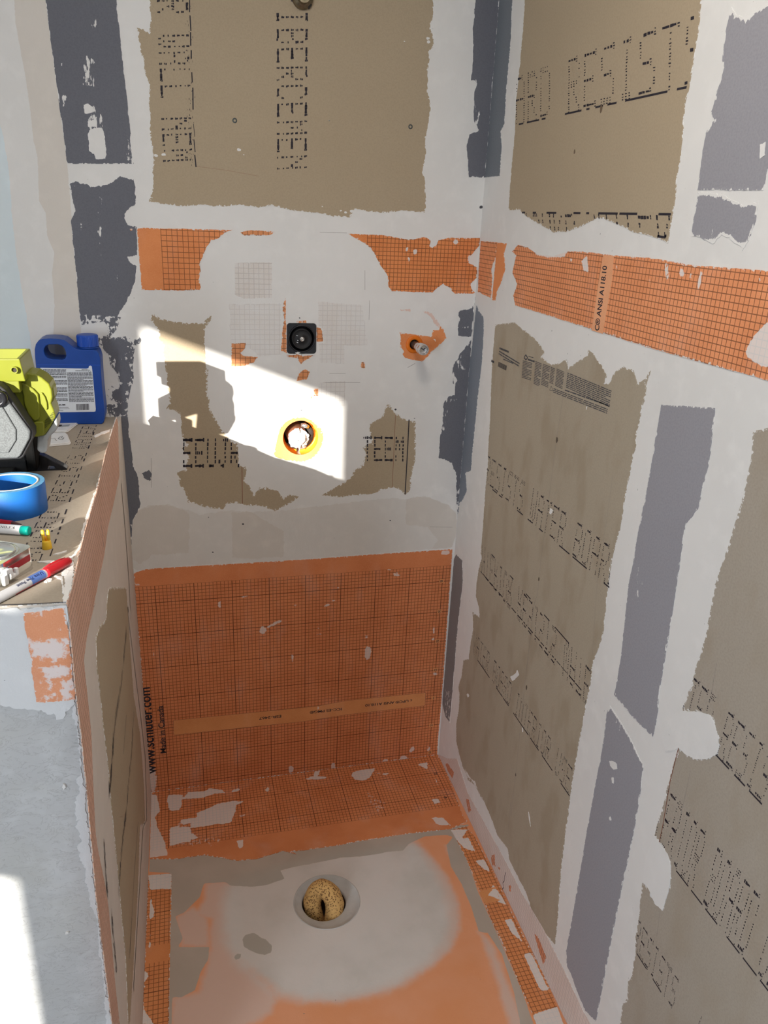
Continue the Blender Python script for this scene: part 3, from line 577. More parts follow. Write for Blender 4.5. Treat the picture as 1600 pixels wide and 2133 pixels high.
# grey joint tape
tA = slab('joint_tape', FB, [(-0.068,2.2062),(0.0777,2.2244),(0.0566,1.9886),(0.0595,1.9053),(0.0633,1.8305),(0.0666,1.7439),(0.069,1.6853),(-0.0679,1.6779),(-0.0685,1.7205),(-0.0718,1.7798),(-0.0736,1.8377),(-0.0769,1.9078),(-0.0786,1.9759)], -.0003, .0007, M['tape'], wall_back, rough=.0004, grid=.006, clip=CB, label='upper grey tape left of the shower',
  soft=[(p, .004, 1) for p in ([(-0.0129,1.8852),(0.0053,1.8838),(0.0035,1.8261),(-0.0245,1.824),(-0.0208,1.8646)], [(-0.0254,1.7977),(0.0009,1.7966),(0.0023,1.7759),(-0.0226,1.7772)], [(-0.0197,1.7745),(0.012,1.7796),(0.0125,1.7466),(-0.0193,1.7446)], [(-0.0672,1.8108),(-0.0518,1.8119),(-0.0542,1.7869),(-0.0684,1.783)], [(0.0569,1.7433),(0.0696,1.741),(0.0692,1.6884),(0.0531,1.6907)], [(-0.0017,1.9421),(0.0152,1.9629),(0.0159,1.9353),(-0.003,1.9281)])])
blobs('mud_chip', FB, [[(-0.0177,1.7447),(-0.0061,1.7514),(0.0097,1.7509),(0.0131,1.7345),(0.0143,1.7101),(0.0111,1.6915),(-0.0081,1.6904),(-0.0104,1.701),(-0.0196,1.7051),(-0.0217,1.7354)], [(-0.0242,1.7934),(-0.0146,1.797),(-0.0059,1.7902),(-0.0068,1.7798),(-0.0226,1.7772)], [(-0.0607,1.8672),(-0.0582,1.8674),(-0.0594,1.8616),(-0.0612,1.862)], [(-0.0192,1.7626),(-0.0048,1.7665),(-0.0042,1.7546),(-0.0186,1.7521)]], 0, .0011, M['mud_smear'], tA)
tB = slab('joint_tape', FB, [(-0.0703,1.6375),(-0.0537,1.6445),(-0.0159,1.637),(0.0171,1.6449),(0.0377,1.6585),(0.0684,1.6538),(0.0684,1.6057),(0.0456,1.5885),(0.0413,1.5753),(0.0468,1.5592),(0.065,1.5565),(0.0642,1.4964),(0.0419,1.4923),(0.0477,1.4789),(0.0609,1.4725),(0.0549,1.4345),(0.0386,1.3994),(0.0153,1.3638),(-0.001,1.3315),(-0.0126,1.316),(-0.0137,1.3457),(-0.0405,1.3525),(-0.072,1.3416),(-0.0702,1.3976),(-0.0704,1.4319),(-0.071,1.5123),(-0.0709,1.5644),(-0.0594,1.5842),(-0.0674,1.6345)], -.0003, .0007, M['tape'], wall_back, rough=.0014, step=.0025, grid=.007, clip=CB, label='scuffed grey tape beside the orange band end',
  soft=[(p, .005, .9) for p in ([(-0.0141,1.6212),(-0.0046,1.6185),(-0.0105,1.4672),(-0.0178,1.4603),(-0.0183,1.5338)], [(-0.0674,1.6345),(-0.0412,1.642),(-0.0488,1.6291)], [(0.0399,1.4168),(0.0607,1.4691),(0.0618,1.4346),(0.0137,1.3424),(-0.0117,1.3279)], [(-0.0553,1.5586),(-0.0417,1.5656),(-0.0446,1.5329),(-0.0548,1.5292)], [(-0.0701,1.3628),(-0.012,1.367),(-0.014,1.3422),(-0.0724,1.3381)], [(0.0086,1.4541),(0.0224,1.4579),(0.0175,1.4372),(0.007,1.4335)], [(-0.028,1.6458),(0.0176,1.6512),(0.0163,1.6354),(-0.023,1.6303)])])
M['tape_rag'] = mat_patch('grey_tape_ragged', (.150, .155, .180), (.165, .170, .195), scuff=1, scuff_w=.02, sx=1, sy=.6, cover=.42)
slab('joint_tape', FB, [(-0.072,1.3353),(-0.0665,1.3504),(-0.0208,1.3509),(-0.0159,1.3595),(0.0177,1.3599),(0.0048,1.3293),(-0.0091,1.3139),(0.0548,1.3142),(0.0608,1.3076),(0.0422,1.2875),(0.0352,1.2493),(0.035,1.2151),(0.0267,1.1898),(0.0178,1.1573),(0.0159,1.1314),(-0.011,1.1249),(-0.0383,1.1254),(-0.0356,1.1581),(-0.0019,1.1576),(-0.0251,1.1672),(-0.0332,1.1996),(-0.0176,1.2063),(0.0034,1.1993),(-0.0028,1.2313),(-0.0142,1.2494),(-0.0167,1.2718),(-0.0323,1.2874),(-0.0381,1.3181),(-0.0173,1.3161),(-0.0075,1.3336),(-0.0209,1.3487),(-0.0672,1.3418)], -.0003, .0007, M['tape_rag'], wall_back, rough=.0016, step=.0022, grid=.005, clip=CB, label='worn grey tape behind the blue jug')
slab('joint_tape', FB, [(-0.01,1.1236),(0.0159,1.1314),(0.0161,1.0885),(0.0199,1.0004),(0.0236,0.9878),(0.031,0.9623),(0.0289,0.932),(0.0301,0.8985),(0.0205,0.8757),(0.0075,0.8555),(0.0018,0.8083),(-0.0035,0.7277),(-0.0022,0.6498),(0.0002,0.6156),(-0.0038,0.6794),(-0.0037,0.8613),(-0.0066,1.0382)], -.0003, .0007, M['tape'], wall_back, rough=.0010, step=.0025, grid=.006, clip=(-.02, XR, 0, 2), label='dark grey tape in the corner above the half wall')
slab('joint_tape', FB, [(0.0302,0.9838),(0.0367,0.9797),(0.0556,0.9878),(0.0619,0.9788),(0.0585,0.9612),(0.0537,0.9584),(0.0428,0.9682),(0.0411,0.977)], -.0003, .0007, M['tape'], wall_back, rough=.0012, step=.002, grid=.004)
# corner tape, back wall side
slab('joint_tape', FB, [(0.8038,2.2514),(0.8705,2.2592),(0.8854,2.0667),(0.8845,2.0259),(0.8826,1.9421),(0.8859,1.8293),(0.8851,1.7662),(0.8861,1.6993),(0.8393,1.6979),(0.8281,1.7674),(0.834,1.7903),(0.8542,1.8005),(0.8396,1.8174),(0.832,1.8739),(0.8404,1.8961),(0.8268,1.9036),(0.8282,1.9462),(0.8228,2.0081),(0.8231,2.0609)], -.0003, .0007, M['tape'], wall_back, rough=.0010, step=.0025, grid=.006, clip=CB, label='upper dark tape in the corner',
  soft=[(p, .004, .9) for p in ([(0.8276,1.8951),(0.8407,1.9218),(0.8435,1.8616),(0.8597,1.8276),(0.8524,1.7914),(0.8385,1.7995)], [(0.8478,1.9562),(0.8527,1.9587),(0.8552,1.9314),(0.8501,1.931)], [(0.836,2.0297),(0.8452,2.0387),(0.8457,2.006)])])
slab('joint_tape', FB, [(0.8346,1.3841),(0.8646,1.3882),(0.8799,1.3996),(0.8803,1.4182),(0.8869,1.422),(0.8938,1.3811),(0.8928,1.3241),(0.8921,1.262),(0.8874,1.1955),(0.8879,1.2051),(0.8875,1.1502),(0.8876,1.1009),(0.8874,1.0508),(0.8873,0.9894),(0.8844,0.9619),(0.8831,0.9129),(0.8884,0.8268),(0.8802,0.8163),(0.875,0.8599),(0.8662,0.9487),(0.8501,0.977),(0.8284,0.9897),(0.8126,0.9937),(0.8128,1.0393),(0.8146,1.109),(0.8137,1.1448),(0.8226,1.1608),(0.8456,1.167),(0.843,1.1991),(0.8492,1.2054),(0.8358,1.2277),(0.8391,1.1959),(0.8337,1.2387),(0.8422,1.2621),(0.8603,1.2932),(0.879,1.3163),(0.8417,1.32),(0.8396,1.3466),(0.8421,1.3654)], -.0003, .0007, M['tape'], wall_back, rough=.0016, step=.0022, grid=.005, clip=CB, label='long dark tape in the corner under the band',
  soft=[(p, .006, .95) for p in ([(0.8458,1.32),(0.8784,1.324),(0.8807,1.2971),(0.854,1.2699)], [(0.8387,1.2543),(0.861,1.2854),(0.8697,1.2306),(0.8447,1.2308)], [(0.8161,1.1577),(0.8627,1.1635),(0.8603,1.1506),(0.8206,1.1415)], [(0.8146,1.109),(0.824,1.1414),(0.832,1.0789),(0.8174,1.0459)], [(0.8477,1.3466),(0.8801,1.3507),(0.8811,1.3393),(0.8527,1.3353)])])

# big orange sheet on the lower back wall, turned out over the floor
SMEARS = [(circle(c, a, 12, b, g), s, k) for c, a, b, g, s, k in [
 ([(0.2153,0.5986)][0], .004, .012, 0, .004, .95), ([(0.3307,0.5075)][0], .010, .013, 0, .006, .9), ([(0.3609,0.5237)][0], .03, .006, .45, .006, .75), ([(0.4164,0.4091)][0], .003, .012, 0, .003, .8), ([(0.2801,0.6168)][0], .014, .006, 0, .006, .55), ([(0.4282,0.58)][0], .008, .008, 0, .008, .55),
 ([(0.5428,0.6242)][0], .006, .004, .3, .004, .85), ([(0.5104,0.5699)][0], .011, .006, .3, .005, .7), ([(0.5303,0.583)][0], .009, .004, 0, .004, .65), ([(0.7099,0.6515)][0], .012, .006, -.2, .005, .85), ([(0.6885,0.6678)][0], .008, .003, -.3, .003, .8), ([(0.6356,0.4025)][0], .010, .024, 0, .006, .95), ([(0.6295,0.4561)][0], .008, .006, .4, .004, .7), ([(0.4275,0.579)][0], .010, .008, 0, .01, .6), ([(0.4144,0.4107)][0], .0035, .016, 0, .004, .85),
 ([(0.532,0.4908)][0], .007, .08, 0, .012, .45), ([(0.4914,0.4871)][0], .03, .04, 0, .02, .36), ([(0.6806,0.4957)][0], .05, .05, 0, .03, .3), ([(0.8349,0.4573)][0], .004, .012, 0, .004, .8), ([(0.8351,0.4274)][0], .005, .007, 0, .004, .8), ([(0.8489,0.3057)][0], .012, .007, 0, .006, .75),
 ([(0.4089,0.0186)][0], .008, .014, 0, .004, .95), ([(0.5393,0.0068)][0], .007, .019, 0, .004, .95), ([(0.7058,-0.0013)][0], .010, .014, 0, .005, .95), ([(0.7648,0.0031)][0], .013, .012, 0, .005, .9), ([(0.7919,0.0349)][0], .008, .014, -.5, .004, .75), ([(0.8303,-0.0253)][0], .018, .012, 0, .005, 1), ([(0.8464,0.0291)][0], .007, .018, 0, .006, .7), ([(0.534,0.0972)][0], .004, .008, 0, .005, .6), ([(0.878,0.0782)][0], .005, .06, 0, .008, .75),
 ([(0.1613,0.0219)][0], .0025, .010, 0, .003, .9), ([(0.0348,0.4659)][0], .002, .05, 0, .003, .6), ([(0.0086,0.6766)][0], .008, .004, 0, .003, .9), ([(0.0057,0.0473)][0], .014, .05, 0, .008, .75), ([(0.8529,0.7092)][0], .016, .007, 0, .003, .95), ([(0.8209,0.6894)][0], .007, .002, 0, .003, .7)]]
M['sheet'] = mat_membrane('membrane_sheet', .01, .05, .2182, plain=[(-9, 9, .2182+.45, 9)], base=(.72, .25, .10), cover=.62)
sheet = slab('membrane_sheet', FB, [(0.0004,0.7085),(0.0324,0.7182),(0.2539,0.717),(0.4808,0.716),(0.6305,0.7182),(0.8734,0.7188)]+[(XR-.004, .30), (XR-.004, .002), (.0, .002), (.0, .40)], -.0003, .0010, M['sheet'], wall_back, rough=.0003, grid=.0065, clip=CB, soft=SMEARS, label='big orange gridded sheet low on the back wall')
hs = .0013
M['tag_plain'] = mat_membrane('membrane_print_strip', lines=0.0, base=(.74, .315, .12), rag=0.0)
slab('print_strip', FB, [(0.075,0.2419),(0.4861,0.2361),(0.5758,0.2444),(0.8235,0.2417),(0.8243,0.1939),(0.577,0.1942),(0.4505,0.1874),(0.0734,0.1921)], .0009, .0012, M['tag_plain'], sheet, grid=.01, rough=.0001, soft=[([(0.4667,0.2081),(0.4878,0.2094),(0.505,0.2361),(0.4874,0.2405)], .006, .5)])
mb = MB(); P4 = [(0.075,0.2419),(0.4861,0.2361),(0.5758,0.2444),(0.8235,0.2417),(0.8243,0.1939),(0.577,0.1942),(0.4505,0.1874),(0.0734,0.1921),(0.075,0.2419)]
stroke(mb, FB, P4, .0008, hs); build(mb, 'strip_outline', M['ink_red'], sheet, world=True)
def text_at(body, pts, height, bold=.012, parent=None, mat=None, fr=FB, h=hs, flip=1): return text_mesh('lettering', fr, body, pts[0], pts[1], height, h, parent or sheet, mat, flip, bold)
text_at('www.schluter.com', [(0.0176,0.0668),(0.0175,0.3599)], .030, .02)
text_at('Made in Canada', [(0.0492,0.134),(0.0496,0.2952)], .0165, .015)
text_at('c UPC® ANSI A118.10', [(0.7812,0.2225),(0.634,0.2236)], .0088, .02)
text_at('ICC-ES PMG®', [(0.5614,0.2205),(0.4652,0.2207)], .0088, .02)
text_at('ESR-2467', [(0.3803,0.2193),(0.3155,0.2196)], .0088, .02)
for tx, x, y in (('40', 1312, 287), ('30', 1293, 547), ('20', 1278, 800), ('10', 1260, 1045), ('0', 1243, 1286), ('10', 1225, 1520), ('20', 1213, 1750)): pass
for tx, c in zip(('40', '30', '20', '10', '0', '10', '20'), [(0.8477,0.6196),(0.848,0.52),(0.8495,0.4199),(0.8498,0.3201),(0.8503,0.2188),(0.8502,0.1175),(0.8524,0.0146)]):
    w = .0042 if len(tx) == 2 else .002
    slab('number_field', FB, [(c[0]-.007, c[1]-.006), (c[0]+.007, c[1]-.006), (c[0]+.007, c[1]+.006), (c[0]-.007, c[1]+.006)], .0009, .00115, M['tag_plain'], sheet, grid=0)
    text_at(tx, [(c[0]+w, c[1]+.0035), (c[0]-w, c[1]+.0035)], .0075, .02)
FSM = [(p, .003, .95) for p in ([(0.048,0.0217),(0.0889,0.0299),(0.0848,0.0787),(0.0738,0.0926),(0.052,0.0882),(0.0445,0.0488)], [(0.0887,0.0494),(0.104,0.0217),(0.1491,0.0278),(0.1685,0.0174),(0.2021,0.0327),(0.209,0.0455),(0.1787,0.0451),(0.1407,0.0543)], [(0.2246,0.0401),(0.252,0.0341),(0.2551,0.0433),(0.2279,0.0493)], [(0.3232,0.0598),(0.3326,0.0444),(0.3399,0.0487),(0.3321,0.0673)],
  [(0.1244,0.1135),(0.1539,0.1034),(0.1842,0.0879),(0.2331,0.084),(0.2643,0.0958),(0.2376,0.1014),(0.234,0.125),(0.2182,0.169),(0.1945,0.1719),(0.1804,0.1665),(0.1515,0.1708),(0.1089,0.1671),(0.1092,0.1469),(0.0878,0.1527),(0.0808,0.1308),(0.1276,0.1299)], [(0.0524,0.1556),(0.1054,0.1614),(0.1085,0.1871),(0.129,0.211),(0.101,0.2149),(0.0528,0.2242)], [(-0.0077,0.0106),(0.0145,0.015),(0.0267,0.0831),(0.0128,0.1066),(0.0207,0.1492),(0.0389,0.2022),(0.0496,0.2563),(-0.0007,0.2551)], [(0.2398,0.1474),(0.2602,0.1463),(0.2465,0.1566)], [(0.2294,0.2413),(0.2472,0.2401),(0.2412,0.2725),(0.2312,0.2657)],
  [(0.4487,0.0333),(0.4681,0.0239),(0.5182,0.0365),(0.5007,0.0437),(0.4518,0.0366)], [(0.5879,0.0422),(0.5983,0.0279),(0.6283,0.0256),(0.6502,0.0272),(0.6693,0.0254),(0.6417,0.0637),(0.6173,0.0748),(0.594,0.0649)], [(0.6636,0.0491),(0.7025,0.0568),(0.6964,0.0664)], [(0.4785,0.0043),(0.497,0.0024),(0.4929,0.0261),(0.4751,0.0252)], [(0.7993,0.0342),(0.8388,0.0307),(0.8302,0.046),(0.8265,0.0949),(0.8312,0.1039),(0.8254,0.0618)],
  [(0.7987,0.1913),(0.8193,0.1932),(0.8199,0.2086),(0.8013,0.2148)], [(0.7753,0.2628),(0.8083,0.2695),(0.821,0.3042),(0.7844,0.2932)], [(0.8389,0.1051),(0.8372,0.1375),(0.8318,0.1365)])]+[(p, .02, .42) for p in ([(0.6047,0.0912),(0.6745,0.1679),(0.6617,0.2179),(0.6161,0.2304),(0.6002,0.1606)], [(0.052,0.0882),(0.1436,0.1942),(0.2492,0.2159),(0.1759,0.259),(0.0528,0.2337)])]
M['sheet_floor'] = mat_membrane('membrane_sheet_floor', .01, .05, .0818, plain=[(-9, 9, .2318, 9), (.84, 9, -9, -8)], base=(.72, .255, .10), cover=.72)
fsheet = slab('membrane_sheet', FF, [(.0, .001), (XR-.002, .001), (XR-.002, .12)]+[(0.8668,0.2813),(0.8732,0.2985),(0.8172,0.3154),(0.6799,0.3081),(0.5568,0.3085),(0.506,0.3114),(0.4075,0.3107),(0.369,0.3079),(0.3802,0.32),(0.3473,0.3015),(0.2758,0.3147),(0.2279,0.3116),(0.1409,0.2729),(0.0665,0.2727),(0.0028,0.2581)], .0002, .0016, M['sheet_floor'], floor, rough=.0007, grid=.006, clip=(.0, XR, 0, 2), soft=FSM, label='foot of the orange sheet turned onto the floor')
for tx, c in zip(('30', '40'), [(0.8451,0.0959),(0.8417,0.2015)]):
    text_mesh('lettering', FF, tx, (c[0]+.005, c[1]-.004), (c[0]-.005, c[1]-.004), .009, .0019, fsheet, None, 1, .02)
M['strip_floor'] = mat_membrane('membrane_strip_floor', .0105, .0, .33, heavy=False, base=(.73, .275, .10))
M['strip_left'] = mat_membrane('membrane_strip_left', .0105, .0, .33, base=(.73, .275, .10), plain=[(-9, 9, *sorted([[(0.0249,0.527)][0][1], [(0.0258,0.5724)][0][1]]))])
slab('membrane_strip', FF, [(0.001,0.3134),(0.0582,0.3188),(0.0576,0.4249),(0.056,0.5372),(0.0545,0.6381),(0.0533,0.7855),(-0.0088,0.7718),(-0.0096,0.6556),(-0.0075,0.5236),(-0.0054,0.4116)], .0002, .0014, M['strip_left'], floor, rough=.0006, grid=.006, clip=(.0005, XR, 0, 2), label='gridded orange strip along the half wall foot',
  soft=[(p, .003, 1) for p in ([(0.001,0.3134),(0.0582,0.3188),(0.0574,0.372),(0.0407,0.3643),(0.0056,0.3632)], [(0.0065,0.4492),(0.0078,0.3863),(0.0183,0.4323),(0.0141,0.4508)], [(0.0074,0.5339),(0.0118,0.4768),(0.0116,0.5277)], [(-0.0015,0.6131),(0.0004,0.5872),(0.0108,0.6027),(0.0014,0.6169)], [(-0.0071,0.6836),(0.0036,0.6829),(0.0234,0.7198),(-0.0086,0.7128)])])
slab('membrane_strip', FF, [(0.8154,0.3206),(0.863,0.3149),(0.8733,0.36),(0.8781,0.4959),(0.8756,0.6105),(0.8774,0.7049),(0.8811,0.7964),(0.8726,0.9044),(0.8752,0.9734),(0.8091,0.9588),(0.8162,0.8715),(0.8161,0.8137),(0.8187,0.7023),(0.8172,0.6251),(0.8196,0.5312),(0.8223,0.4284),(0.8193,0.3557)], .0002, .0014, M['strip_floor'], floor, rough=.0007, grid=.006, clip=(0, XR-.0005, 0, 2), label='gridded orange strip along the right wall foot',
  soft=[(p, .003, 1) for p in ([(0.8129,0.3201),(0.864,0.327),(0.8316,0.3582),(0.8536,0.3559),(0.855,0.4095),(0.8304,0.3913),(0.8196,0.3625)], [(0.8439,0.4393),(0.87,0.4383),(0.871,0.4884),(0.8541,0.4664)], [(0.8196,0.5312),(0.8362,0.5519),(0.8625,0.5226),(0.8731,0.5935),(0.8341,0.5572),(0.8196,0.5822)], [(0.8477,0.6316),(0.8673,0.6304),(0.8667,0.6976),(0.8534,0.6745)], [(0.8571,0.7301),(0.8758,0.7292),(0.8757,0.8267),(0.8558,0.8223)], [(0.8162,0.8715),(0.8785,0.8662),(0.8752,0.9734),(0.8091,0.9588)])])
slab('print_strip', FF, [(0.8181,0.5378),(0.8639,0.5317),(0.8615,0.5743),(0.819,0.5776)], .0012, .0017, M['tag_plain'], floor, grid=.006, rough=.001, soft=[([(0.8362,0.5519),(0.8639,0.5317),(0.8615,0.5743)], .003, 1)])
# ================================================================ RIGHT WALL SURFACES
CRW = (.0006, 2.2, .0005, 2.44)
rp1 = slab('drywall_panel', FRW, [(0.1229,2.1764),(0.7547,2.0047),(0.7855,1.9293),(0.7923,1.9049),(0.798,1.8656),(0.7969,1.8372),(0.7982,1.7999),(0.7935,1.7733),(0.8003,1.7339),(0.8045,1.7026),(0.8034,1.6798),(0.8086,1.6448),(0.8075,1.6122),(0.8078,1.5835),(0.7684,1.5897),(0.6976,1.597),(0.6619,1.6044),(0.6246,1.6121),(0.5789,1.6166),(0.5279,1.6014),(0.4632,1.5885),(0.4084,1.5868),(0.3244,1.6029),(0.2678,1.6145),(0.2309,1.6269),(0.1659,1.6266),(0.1613,1.6922),(0.162,1.7812),(0.1527,1.8397),(0.1547,1.9196),(0.154,1.9857),(0.1496,2.0358)], -.0003, t1, M['paper'], wall_right, rough=.0014, clip=CRW, label='brown drywall panel with print, above the orange band')
R1C = [(0.0994,2.0461),(0.7751,1.9084),(0.7901,1.8592),(0.7973,1.7946),(0.7909,1.7735),(0.8203,1.6592),(0.8101,1.5851),(0.1659,1.6266),(0.1565,1.8474)]
print_row('print_row', FRW, *[(0.0397,1.8004),(0.8483,1.7954),(0.0156,1.8972)], 'BOARD RESISTS', hp, rp1, seed=31, skip=.12, clip=R1C, lw=.28, ll=.9, sub=3)
mb = MB(); rnd = random.Random(7); bl = [(0.1803,1.7995),(0.7916,1.7966)]; p0, p1 = np.array(bl[0]), np.array(bl[1])
for a, b in ((0, .04), (.07, .17), (.19, .22), (.36, .47), (.50, .52), (.555, .60), (.625, .675), (.72, .92), (.96, 1.0)): stroke(mb, FRW, [p0+(p1-p0)*a, p0+(p1-p0)*b], .0032, hp)
build(mb, 'print_bar', M['ink'], rp1, world=True)
print_row('print_row', FRW, *[(0.185,1.6232),(0.8147,1.6248),(0.2244,1.5395)], ' BOARD WATER', hp, rp1, seed=32, skip=.06, lw=.42, clip=[(0.2422,1.627),(0.8041,1.6271),(0.8073,1.585),(0.7679,1.5912),(0.6617,1.6054),(0.5788,1.6169),(0.4626,1.5903),(0.4078,1.5888),(0.3239,1.605),(0.2676,1.6153)], sub=2, ll=.9)
mb = MB(); bl = [(0.2435,1.6219),(0.8039,1.6241)]; p0, p1 = np.array(bl[0]), np.array(bl[1])
for a, b in ((0, .03), (.10, .13), (.22, .30), (.43, .48), (.52, .54), (.60, .72), (.73, .83), (.94, 1.0)): stroke(mb, FRW, [p0+(p1-p0)*a, p0+(p1-p0)*b], .0036, hp)
bl = [(0.7767,1.5915),(0.7999,1.5908),(0.7989,1.5944)]; stroke(mb, FRW, bl, .0035, hp)
build(mb, 'print_bar', M['ink'], rp1, world=True)
blobs('dark_fleck', FRW, [circle(c, .0024*r, 10, .004*r) for c, r in zip([(0.5421,1.7928),(0.4586,1.7301)], (1.6, .9))], 0, .0012, mat_plain('torn_paper', (.16, .11, .07), .9), rp1)

RP2 = [(0.1493,1.3706),(0.2606,1.3908),(0.3165,1.3809),(0.3694,1.3723),(0.4004,1.3651),(0.4325,1.3505),(0.4167,1.3398),(0.4647,1.3326),(0.5055,1.3439),(0.5275,1.3555),(0.5403,1.3391),(0.568,1.3554),(0.6079,1.377),(0.6088,1.387),(0.628,1.3839),(0.6368,1.3785),(0.6683,1.3669),(0.686,1.3531),(0.68,1.338),(0.6993,1.3421),(0.7095,1.3645),(0.7372,1.3798),(0.7681,1.3792),(0.7857,1.3602),(0.805,1.3737),(0.8176,1.3887),(0.813,1.3659),(0.8147,1.3409),(0.8101,1.3173),(0.8103,1.346),(0.8101,1.3143),(0.8063,1.281),(0.8116,1.2562),(0.8067,1.2459),(0.8071,1.217),(0.8038,1.1725),(0.8042,1.1423),(0.8033,1.1088),(0.7959,1.0596),(0.795,1.0319),(0.7953,0.9916),(0.7936,1.0406),(0.7945,0.9888),(0.7984,0.9587),(0.8016,0.9226),(0.8042,0.8966),(0.7962,0.8557),(0.7859,0.8208),(0.789,0.7732),(0.7858,0.7383),(0.7837,0.6789),(0.7816,0.6273),(0.7801,0.5618),(0.7818,0.5037),(0.7839,0.4537),(0.7848,0.4637),(0.7853,0.4022),(0.7901,0.3234),(0.8017,0.234),(0.8071,0.1983),(0.8141,0.1239),(0.7683,0.1064),(0.7353,0.0855),(0.703,0.0944),(0.6675,0.1124),(0.6026,0.1136),(0.5571,0.1144),(0.5406,0.1333),(0.4788,0.1159),(0.4306,0.1314),(0.3762,0.1378),(0.3073,0.1345),(0.2545,0.1095),(0.2278,0.1259),(0.3776,0.1404),(0.3402,0.1305),(0.3057,0.1462),(0.2485,0.1173),(0.2094,0.118),(0.1703,0.1384),(0.1422,0.1589),(0.1294,0.2145),(0.1395,0.2717),(0.1346,0.3177),(0.1193,0.3343),(0.137,0.3809),(0.141,0.4352),(0.178,0.462),(0.1806,0.5176),(0.1902,0.5638),(0.1747,0.6075),(0.2267,0.6197),(0.2166,0.6416),(0.1871,0.6614),(0.1832,0.6983),(0.1881,0.739),(0.2016,0.7829),(0.1931,0.7904),(0.1899,0.8602),(0.1868,0.9286),(0.1832,0.9614),(0.1842,1.0289),(0.1776,1.0731),(0.1717,1.149),(0.1632,1.2007),(0.1528,1.2762),(0.1515,1.3215)]
rp2 = slab('drywall_panel', FRW, RP2, -.0003, t1, M['paper_right'], wall_right, rough=.0015, step=.003, clip=CRW, label='tall brown drywall panel with slanting rows of print')
def row(b, text, seed, parent, clip, bars=(), skip=.10, lw=.34, top=None):
    b0, b1, t0 = b
    print_row('print_row', FRW, b0, b1, t0, text, hp, parent, seed=seed, skip=skip, clip=clip, lw=lw, ll=1.0, fade=.1)
    if bars:
        mb = MB(); p0, p1 = np.array(b0), np.array(b1)
        for a, c in bars: stroke(mb, FRW, [p0+(p1-p0)*a, p0+(p1-p0)*c], .0028, hp)
        build(mb, 'print_bar', M['ink'], parent, world=True)
row([(0.1745,0.9788),(0.8265,0.9919),(0.1774,1.0566)], 'RESISTS WATER BOARD', 41, rp2, RP2, [(.085, .13), (.15, .18), (.32, .37), (.41, .45), (.50, .53), (.65, .72), (.74, .83), (.93, .96)])
row([(0.1684,0.8206),(0.8219,0.8091),(0.1785,0.7383)], 'INTERIOR RESISTS WATER', 42, rp2, RP2, [(.145, .18), (.33, .36), (.47, .51), (.62, .66), (.70, .80)])
mb = MB(); bl = [(0.2044,0.7437),(0.7699,0.7472)]; p0, p1 = np.array(bl[0]), np.array(bl[1]); rnd = random.Random(3); x = 0
while x < 1:
    w = rnd.choice((.008, .015, .03, .045)); stroke(mb, FRW, [p0+(p1-p0)*x, p0+(p1-p0)*(x+w)], .0030*rnd.uniform(.5, 1.1), hp); x += w+rnd.uniform(.005, .02)
build(mb, 'print_bar', M['ink'], rp2, world=True)
row([(0.2011,0.4968),(0.7794,0.5017),(0.2023,0.5645)], 'WATER BOARD INTERIOR USE', 43, rp2, RP2, [(.07, .22), (.30, .37), (.38, .44), (.49, .64), (.66, .74), (.77, .86), (.93, 1)], skip=.2)
mb = MB(); stroke(mb, FRW, [(0.5344,1.354),(0.5352,1.2918),(0.53,1.1974),(0.5288,1.0604),(0.5275,0.9264),(0.5314,0.8392),(0.5222,0.8155),(0.5252,0.5861),(0.5351,0.371),(0.5381,0.2339),(0.5287,0.2699),(0.5335,0.1842)], .0007, hp); stroke(mb, FRW, [(0.7585,1.0557),(0.757,1.1558),(0.7557,1.191)], .0004, hp); stroke(mb, FRW, [(0.7573,0.992),(0.781,0.838)], .0004, hp)
build(mb, 'pencil_line', M['pencil'], rp2, world=True)
mb = MB()
def fp(o, u, v, n, seed, thick=.5): fine_print(mb, FRW, o, np.array(u)-np.array(o), np.array(v)-np.array(o), n, hp, seed, thick=thick)
fp(*[(0.5405,1.3317),(0.7104,1.3326),(0.541,1.3007)], 9, 1); fp(*[(0.539,1.2977),(0.7113,1.3068),(0.5393,1.2928)], 1, 2); fp(*[(0.4903,1.2898),(0.7069,1.2989),(0.4902,1.2794)], 3, 3)
fp(*[(0.3279,1.3169),(0.3773,1.3203),(0.3311,1.2782)], 12, 4); fp(*[(0.3917,1.327),(0.4231,1.3274),(0.3951,1.2776)], 15, 5); fp(*[(0.429,1.3285),(0.4633,1.3289),(0.4305,1.2836)], 14, 6); fp(*[(0.4668,1.329),(0.4855,1.3287),(0.4681,1.2955)], 11, 7); fp(*[(0.4937,1.3303),(0.5273,1.3304),(0.4948,1.2946)], 12, 8)
fp(*[(0.1897,1.3233),(0.2472,1.324),(0.19,1.3159)], 1, 9, .6); fp(*[(0.1901,1.3153),(0.3127,1.3085),(0.1883,1.3037)], 2, 10); fp(*[(0.2186,1.3016),(0.2786,1.3023),(0.2184,1.2966)], 1, 11); fp(*[(0.3546,1.3312),(0.3804,1.3331),(0.3541,1.3281)], 1, 12); fp(*[(0.3528,1.3255),(0.3884,1.3272),(0.3527,1.3208)], 1, 13, .8)
fp(*[(0.1461,1.2866),(0.1652,1.2861),(0.1462,1.2795)], 1, 14, .8)
build(mb, 'fine_print', M['ink_grey'], rp2, world=True)
mb = MB(); bl = [np.array(p) for p in [(0.1926,1.2895),(0.2409,1.2895),(0.1908,1.2778)]]; rnd = random.Random(2); x = 0
while x < 1:
    w = rnd.uniform(.015, .06); a = bl[0]+(bl[1]-bl[0])*x; b = a+(bl[1]-bl[0])*w; d = bl[2]-bl[0]; mb.quad(*[FRW.at(p[0], p[1], hp) for p in (a, b, b+d, a+d)]); x += w+rnd.uniform(.012, .04)
